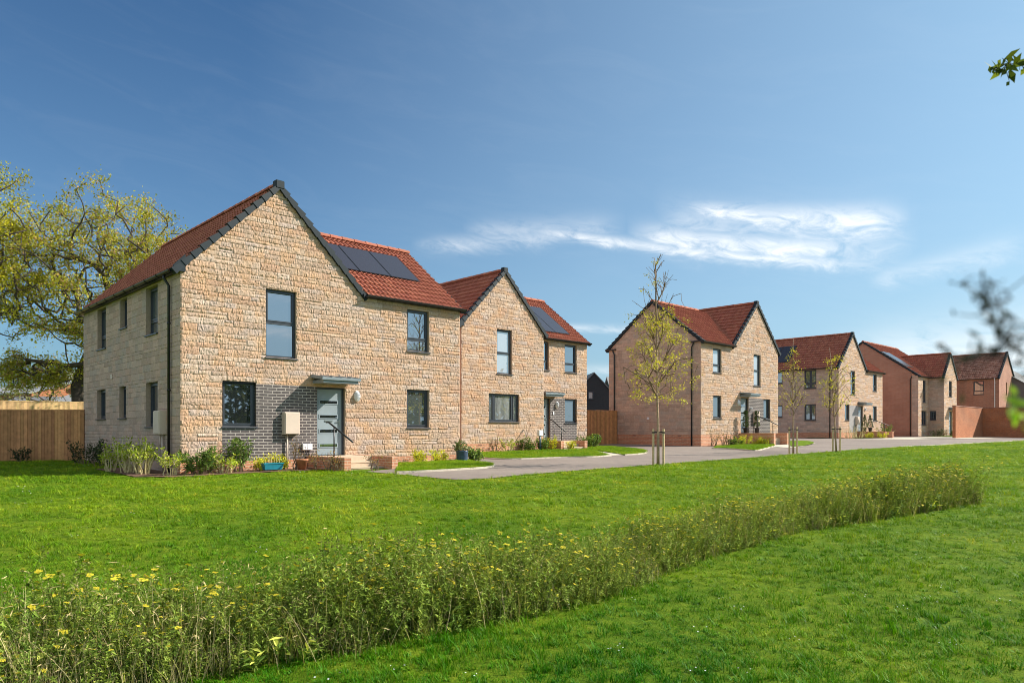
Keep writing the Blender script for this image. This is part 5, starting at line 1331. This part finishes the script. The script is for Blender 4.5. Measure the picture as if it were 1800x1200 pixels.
def shrub(loc, label, h, w_, n, kind, seed, group=None, name='shrub', cat='shrub'):
    e_ = empty(name, loc, 0, label, cat, group); r = np.random.default_rng(seed); mb = MB(); tips = []
    SP = {'twiggy': ('straw_stem', [(.40, .48, .05), (.50, .52, .08), (.32, .42, .04)], 6, .075, .5), 'bare': ('twig', [(.30, .27, .07), (.38, .20, .08)], 5, .04, .6),
          'green': ('twig', [(.08, .14, .035), (.13, .21, .045), (.20, .28, .06)], 15, .12, .34), 'yellow': ('twig', [(.75, .66, .04), (.60, .60, .05), (.42, .50, .06)], 20, .06, .5),
          'dark': ('twig', [(.035, .055, .025), (.05, .075, .03)], 16, .07, .5), 'grass': ('straw_stem', [(.22, .24, .12), (.3, .3, .14)], 3, .10, .16)}[kind]
    for i in range(n):
        a = r.uniform(0, 6.28); q_ = w_ * .28 * math.sqrt(r.random()); p = np.array([q_ * math.cos(a), q_ * math.sin(a), -.05]); d = np.array([math.cos(a) * w_ * .5 * r.random(), math.sin(a) * w_ * .5 * r.random(), h * r.uniform(.6, 1.05)])
        pts = [p + d * (k / 5) + r.normal(0, .02 * h + .004, 3) * (k > 0) for k in range(6)]
        mb.tube(pts, [.0145 * (1 - .14 * k) * (1 + h * .4) for k in range(6)], 4, False); tips += pts[2:] if kind in ('green', 'yellow', 'dark', 'grass') else pts[3:]
        if kind in ('twiggy', 'bare'):
            for k in (2, 3):
                q2 = pts[k] + np.array([r.normal(0, .10), r.normal(0, .10), .22 * h]); mb.tube([pts[k], (pts[k] + q2) / 2 + r.normal(0, .015, 3), q2], [.006, .005, .003], 4, False); tips += [q2]
    mb.build('stems', SP[0], e_, recalc=False)
    lv = leaves(np.array(tips), SP[2], .05 if kind != 'twiggy' else .035, SP[3], SP[1], seed, SP[4], -.6 if kind == 'grass' else 0); mesh_np('foliage', lv[0], lv[1], 'leaf', e_, col=lv[2], uv=False)
    return e_
def h1p(x, y, O=O1):
    a, b_ = loc2w(O, x, y); return (a, b_, float(ground_z(a, b_)) + .03)
gF = 'shrubs in the bed of the nearest house'
shrub(h1p(-.62, 6.6), 'dark leafy shrub at the rear of the shaded side wall', .75, 1.1, 16, 'dark', 1, gF)
shrub(h1p(-.55, 4.7), 'low dark shrub under the middle of the shaded side wall', .6, 1.0, 12, 'dark', 2, gF)
shrub(h1p(-1.05, 2.2), 'upright twiggy shrub furthest left of the pale stemmed clump', .72, .42, 12, 'twiggy', 3, gF)
shrub(h1p(-.8, 1.4), 'tall pale stemmed shrub below the cream meter box on the side wall', .92, .7, 24, 'twiggy', 4, gF)
shrub(h1p(-.75, .55), 'pale stemmed shrub just left of the corner downpipe', .85, .6, 20, 'twiggy', 5, gF)
shrub(h1p(-.35, -.35), 'thin twiggy shrub right at the house corner', .65, .5, 9, 'twiggy', 6, gF)
shrub(h1p(.35, -.45), 'leafy green shrub right of the house corner', .68, .75, 16, 'green', 7, gF)
shrub(h1p(.85, -.6), 'loose twiggy shrub left of the grey brick panel', .55, .6, 9, 'twiggy', 8, gF)
shrub(h1p(1.35, -.35), 'upright pointed green shrub before the grey brick panel', .85, .45, 12, 'green', 9, gF)
shrub(h1p(1.95, -.4), 'small yellow flowered plant left of the blue trough', .36, .32, 8, 'yellow', 10, gF)
shrub(h1p(2.55, -.35), 'yellow flowered plant between the blue trough and the terracotta pot', .42, .45, 12, 'yellow', 11, gF)
for k, (x, y) in enumerate(((3.1, -1.25), (3.3, -1.6), (3.35, -1.95), (2.9, -.55))):
    shrub(h1p(x, y), ['bare rose twigs left of the brick landing wall', 'bare rose twigs in front of the landing wall middle', 'bare rose twigs at the outer end of the landing wall', 'climbing twigs beside the meter pipe'][k], .55 if k < 3 else .9, .35, 5, 'bare', 12 + k, gF)
shrub(h1p(4.3, -2.35), 'spindly plant standing before the front steps', .5, .4, 4, 'bare', 17, gF)
shrub(h1p(7.15, -.45), 'yellow-green bush under the lower right window', .42, .4, 9, 'yellow', 18, gF); shrub(h1p(8.0, -.5), 'rounder yellow-green bush left of the blue pot', .4, .5, 10, 'yellow', 19, gF)
shrub(h1p(9.45, -.55), 'dark green bush right of the blue pot', .45, .5, 12, 'green', 20, gF)
x_, y_ = fa[0] - 1.6, fa[1] - .9; shrub((x_, y_, float(ground_z(x_, y_))), 'dim twiggy shrub in front of the brown fence', .5, .6, 8, 'dark', 21)
gG = 'shrubs in the bed of the second house'
for k, (x, y, h_, w_, n_, kd, lab) in enumerate(((1.7, -.35, .75, .8, 9, 'bare', 'bare brown shrub under the triple window'), (2.2, -.5, .6, .6, 8, 'twiggy', 'twiggy shrub just right of the bare brown shrub'), (3.6, -.4, .6, .7, 10, 'green', 'green shrub beside the leaning pole'),
        (4.4, -.5, .55, .5, 9, 'green', 'green shrub near the utility post'), (5.0, -.5, .7, .5, 10, 'yellow', 'yellow-green shrub left of the second landing'), (5.6, -1.1, .5, .4, 8, 'yellow', 'small yellow-green shrub before the second landing'),
        (7.8, -.1, .55, .8, 12, 'green', 'broad green shrub right of the second steps'), (8.5, .1, .62, .9, 14, 'green', 'larger green shrub at the right corner of the second house'))):
    shrub(h1p(x, y, O2), lab, h_, w_, n_, kd, 40 + k, gG)
gH = 'shrubs in the bed of the middle house'
for k, (x, y, h_, w_, n_, kd, lab) in enumerate(((.35, -.5, .85, .6, 8, 'bare', 'brown twiggy shrub at the corner of the middle house'), (1.5, -.6, .85, .7, 10, 'bare', 'second brown twiggy shrub under the lower left window'), (2.3, -.7, .35, .7, 9, 'green', 'low green plant in the bed of the middle house'),
        (3.1, -.8, .55, .7, 12, 'yellow', 'bright yellow-green shrub left of the dark landing wall'), (3.7, -1.3, .45, .5, 9, 'yellow', 'small bright shrub against the dark landing wall'), (3.75, -1.8, .4, .4, 7, 'yellow', 'last bright shrub along the dark landing wall'))):
    shrub(h1p(x, y, O3), lab, h_, w_, n_, kd, 60 + k, gH)
for k, (x, y, h_, w_, n_, kd, lab) in enumerate(((.6, -.6, .8, 1.0, 12, 'grass', 'pale ornamental grass at the corner of the fourth house'), (1.8, -.7, 1.0, 1.1, 14, 'grass', 'taller ornamental grass under the lower window of the fourth house'), (2.9, -1.2, .4, .7, 10, 'yellow', 'yellow bush left of the fourth landing'),
        (3.2, -2.0, .45, .7, 10, 'yellow', 'yellow bush at the end of the fourth landing'), (5.8, -1.2, 1.0, .9, 12, 'green', 'green shrub right of the fourth steps'), (7.4, -1.0, .8, .9, 12, 'grass', 'pale grass near the right corner of the fourth house'))):
    shrub(h1p(x, y, O4), lab, h_, w_, n_, kd, 70 + k, 'shrubs in the bed of the fourth house')
for k in range(7):
    shrub(h1p(1.0 + k * 1.35 + (k % 2) * .3, -1.2 - .5 * (k > 1) + .15 * k, O5), ['dark low bush at the stone corner of the brick house', 'purple-brown bush under the double window', 'dark bush left of the front wing', 'green bush below the wing corner', 'bush left of the far canopy door', 'bright yellow bush right of the far canopy door', 'pale bush in front of the garden wall'][k],
          .6, 1.1, 12, ['dark', 'bare', 'dark', 'green', 'green', 'yellow', 'grass'][k], 80 + k, 'bushes before the far houses')
def topiary(O, x, y, z, kind, label, group):
    a, b_ = loc2w(O, x, y); e_ = empty('topiary', (a, b_, O[2] + z), 0, label, 'topiary', group)
    mb = MB(); mb.lathe([(.10, 0), (.14, .28), (.15, .30), (.12, .30), (.11, .27)], n=14); mb.build('pot', 'cladding', e_, smooth=True)
    r = np.random.default_rng(int(x * 100)); P = []
    if kind == 'balls':
        tb = MB(); tb.tube([(0, 0, .25), (0, 0, 1.3)], .018, 6); tb.build('stem', 'twig', e_)
        for zc, rr in ((.50, .17), (.84, .15), (1.15, .12)):
            d = r.normal(0, 1, (170, 3)); d /= np.linalg.norm(d, axis=1)[:, None]; P.append(d * rr * r.uniform(.75, 1, (170, 1)) + (0, 0, zc))
    else:
        tb = MB(); tb.tube([(0, 0, .25), (0, 0, 1.1)], .018, 6); tb.build('stem', 'twig', e_)
        f = r.random(500); a_ = r.uniform(0, 6.28, 500); rr = .26 * (1 - f) * r.uniform(.8, 1, 500) + .02; P.append(np.stack([rr * np.cos(a_), rr * np.sin(a_), .3 + f * 1.0], 1))
    lv = leaves(np.concatenate(P), 3, .012, .045, [(.035, .065, .02), (.05, .085, .025), (.08, .12, .03)], int(x * 10)); mesh_np('foliage', lv[0], lv[1], 'leaf', e_, col=lv[2], uv=False)
topiary(O3, 3.98 + .12, -.35, .09, 'balls', 'three ball topiary in a dark pot left of the middle house door', 'topiary by the doors')
topiary(O3, 5.40, -.35, .09, 'balls', 'three ball topiary in a dark pot right of the middle house door', 'topiary by the doors')
topiary(O4, 3.75, -.5, .09, 'cone', 'dark cone topiary left of the fourth house door', 'topiary by the doors')
topiary(O4, 4.85, -.5, .09, 'cone', 'dark cone topiary right of the fourth house door', 'topiary by the doors')

# ------------------------------------------------------------------ pots and small things
p = h1p(2.18, -.62); e = empty('trough_planter', (p[0], p[1], p[2] + .01), YAW, 'turquoise trough planter with bare stems below the grey brick panel', 'planter')
mb = MB(); mb.hexa([(-.24, -.08, 0), (.24, -.08, 0), (.24, .08, 0), (-.24, .08, 0), (-.28, -.11, .17), (.28, -.11, .17), (.28, .11, .17), (-.28, .11, .17)]); mb.build('trough', 'teal', e, bevel=.008)
mb = MB(); mb.box(-.29, .29, -.12, -.10, .16, .19); mb.box(-.29, .29, .10, .12, .16, .19); mb.box(-.29, -.265, -.10, .10, .16, .19); mb.box(.265, .29, -.10, .10, .16, .19); mb.build('rim', 'teal', e)
mb = MB(); mb.box(-.26, .26, -.10, .10, .165, .175); mb.build('soil', 'mud', e)
mb = MB()
for k in range(7): mb.tube([(-.2 + .065 * k, random.uniform(-.04, .04), .16), (-.2 + .065 * k + random.uniform(-.04, .04), 0, .33 + random.uniform(0, .08))], .005, 4)
mb.build('stems', 'straw_stem', e)
p = h1p(2.98, -.75); e = empty('terracotta_pot', p, 0, 'tapered terracotta pot by the meter pipe', 'pot')
mb = MB(); mb.lathe([(.11, 0), (.15, .22), (.17, .23), (.17, .28), (.145, .28), (.14, .22)], n=18); mb.build('pot', 'terracotta', e, smooth=True)
mb = MB(); mb.lathe([(.139, .22), (.139, .25)], n=14); mb.build('soil', 'mud', e)
p = h1p(8.72, -.75); e = empty('glazed_pot', p, 0, 'large dark blue glazed pot with a leafy plant near the corner of the nearest house', 'pot')
mb = MB(); mb.lathe([(.17, 0), (.185, .05), (.20, .30), (.215, .34), (.215, .37), (.185, .37), (.18, .32)], n=22); mb.build('pot', 'blue_glaze', e, smooth=True)
mb = MB(); mb.lathe([(.18, .30), (.18, .34)], n=14); mb.build('soil', 'mud', e)
lv = leaves(ellipsoid(30, (0, 0, .52), (.26, .26, .18), 5), 12, .04, .09, [(.14, .18, .07), (.3, .3, .16), (.1, .14, .05)], 5, .45); mesh_np('foliage', lv[0], lv[1], 'leaf', e, col=lv[2], uv=False)
p = h1p(4.15, -.55, O2); e = empty('utility_post', p, YAW, 'short blue utility post with white box before the second house', 'utility post')
mb = MB(); mb.tube([(0, 0, -.1), (0, 0, .75)], .045, 8); mb.build('post', 'blue_glaze', e, smooth=True); mb = MB(); mb.box(-.13, .13, -.07, .07, .66, .92); mb.build('box', 'white_plastic', e, bevel=.015)
p = h1p(2.9, -.55, O2); e = empty('leaning_pole', p, YAW, 'thin dark pole leaning in the bed of the second house', 'pole')
mb = MB(); mb.tube([(0, -.05, -.05), (.95, .32, 1.15)], .022, 8); mb.tube([(.93, .31, 1.12), (1.0, .34, 1.2)], .03, 8); mb.build('shaft', 'twig', e, smooth=True)

# ------------------------------------------------------------------ overhanging branches near the camera, right
def twig_branch(name, start, end, label, seed, n, mat, cols, leafn, size, wob=.05, rad=.0035, sub=.12, tail=None):
    e_ = empty(name, start, 0, label, 'branch'); r = np.random.default_rng(seed); s_ = np.array(start); en = np.array(end) - s_; mb = MB(); tips = []
    k = 9; main = [en * (i / k) + r.normal(0, wob * .25, 3) * (0 < i) for i in range(k + 1)]; mb.tube(main, [rad * (1.3 - .09 * i) for i in range(k + 1)], 5)
    if tail is not None: tl_ = np.array(tail) - s_; mb.tube([tl_, tl_ * .66 + (0, .02, .03), tl_ * .33 + (0, -.01, .02), (0, 0, 0)], [rad * 3, rad * 2.4, rad * 1.8, rad * 1.3], 6)
    for i in range(n):
        j = r.integers(2, k + 1); p0 = main[j]; d = en / np.linalg.norm(en) * .6 + r.normal(0, .65, 3); d /= np.linalg.norm(d); L_ = sub * r.uniform(.5, 1.3)
        pts = [p0 + d * L_ * q_ / 3 + r.normal(0, .006, 3) * (q_ > 0) for q_ in range(4)]; mb.tube(pts, [rad * .6, rad * .5, rad * .4, rad * .3], 4); tips += pts[1:]
    mb.build('twigs', mat, e_, recalc=False, smooth=True)
    if leafn:
        tips = np.array(tips + main[-4:]); lv = leaves(tips, leafn, size * .12, size, cols, seed, .38); mesh_np('leaves', lv[0], lv[1], 'leaf', e_, col=lv[2], uv=False)
def px3(px, py, d): return ((px - CX) / F * d, d, (HY - py) / F * d)
twig_branch('leafy_branch', px3(1840, 100, 2.6), px3(1742, 128, 2.6), 'small leafy twig hanging in at the upper right edge', 3, 11, 'dark_twig', [(.10, .14, .02), (.16, .2, .03), (.06, .09, .02)], 1, .052, .03, .0028, .055, tail=(3.9, 2.2, 1.9))
twig_branch('bare_branch', px3(1850, 690, .38), px3(1722, 490, .38), 'blurred bare branch close to the lens at the right edge', 5, 13, 'dark_twig', [(.035, .04, .03)], 1, .007, .014, .0009, .020, tail=(1.3, .1, .5))
twig_branch('bare_branch', px3(1850, 545, .38), px3(1712, 640, .38), 'lower blurred bare branch close to the lens at the right edge', 6, 11, 'dark_twig', [(.035, .04, .03)], 1, .007, .014, .0008, .020, tail=(1.35, .15, .45))
twig_branch('leafy_branch', px3(1850, 735, .4), px3(1783, 716, .4), 'blurred bright green leaf tip at the right edge above the road', 9, 4, 'dark_twig', [(.22, .40, .03), (.3, .48, .05)], 1, .010, .004, .0006, .006, tail=(1.2, .2, -.3))

# hedge across the green: its reflection darkens the lower windows
e = empty('boundary_hedge', (46, 6, -1.0), 0, 'tall hedge across the green, seen reflected in the lower windows', 'hedge')
pts = np.stack([rng.normal(0, 1.6, 2600), rng.uniform(-46, 30, 2600), np.abs(rng.normal(0, 1, 2600)) * 0 + rng.uniform(.2, 6.6, 2600)], 1)
lv = leaves(pts, 8, .45, .62, [(.05, .07, .02), (.08, .10, .03), (.10, .11, .04), (.03, .045, .015)], 9, .7); mesh_np('foliage', lv[0], lv[1], 'leaf', e, col=lv[2], uv=False)
mb = MB(); 
for k in range(24): mb.tube([(random.uniform(-.6, .6), -44 + k * 3.1, -.4), (random.uniform(-.6, .6), -44 + k * 3.1 + random.uniform(-.4, .4), 4.4)], [.16, .06], 6)
mb.build('stems', 'bark', e)
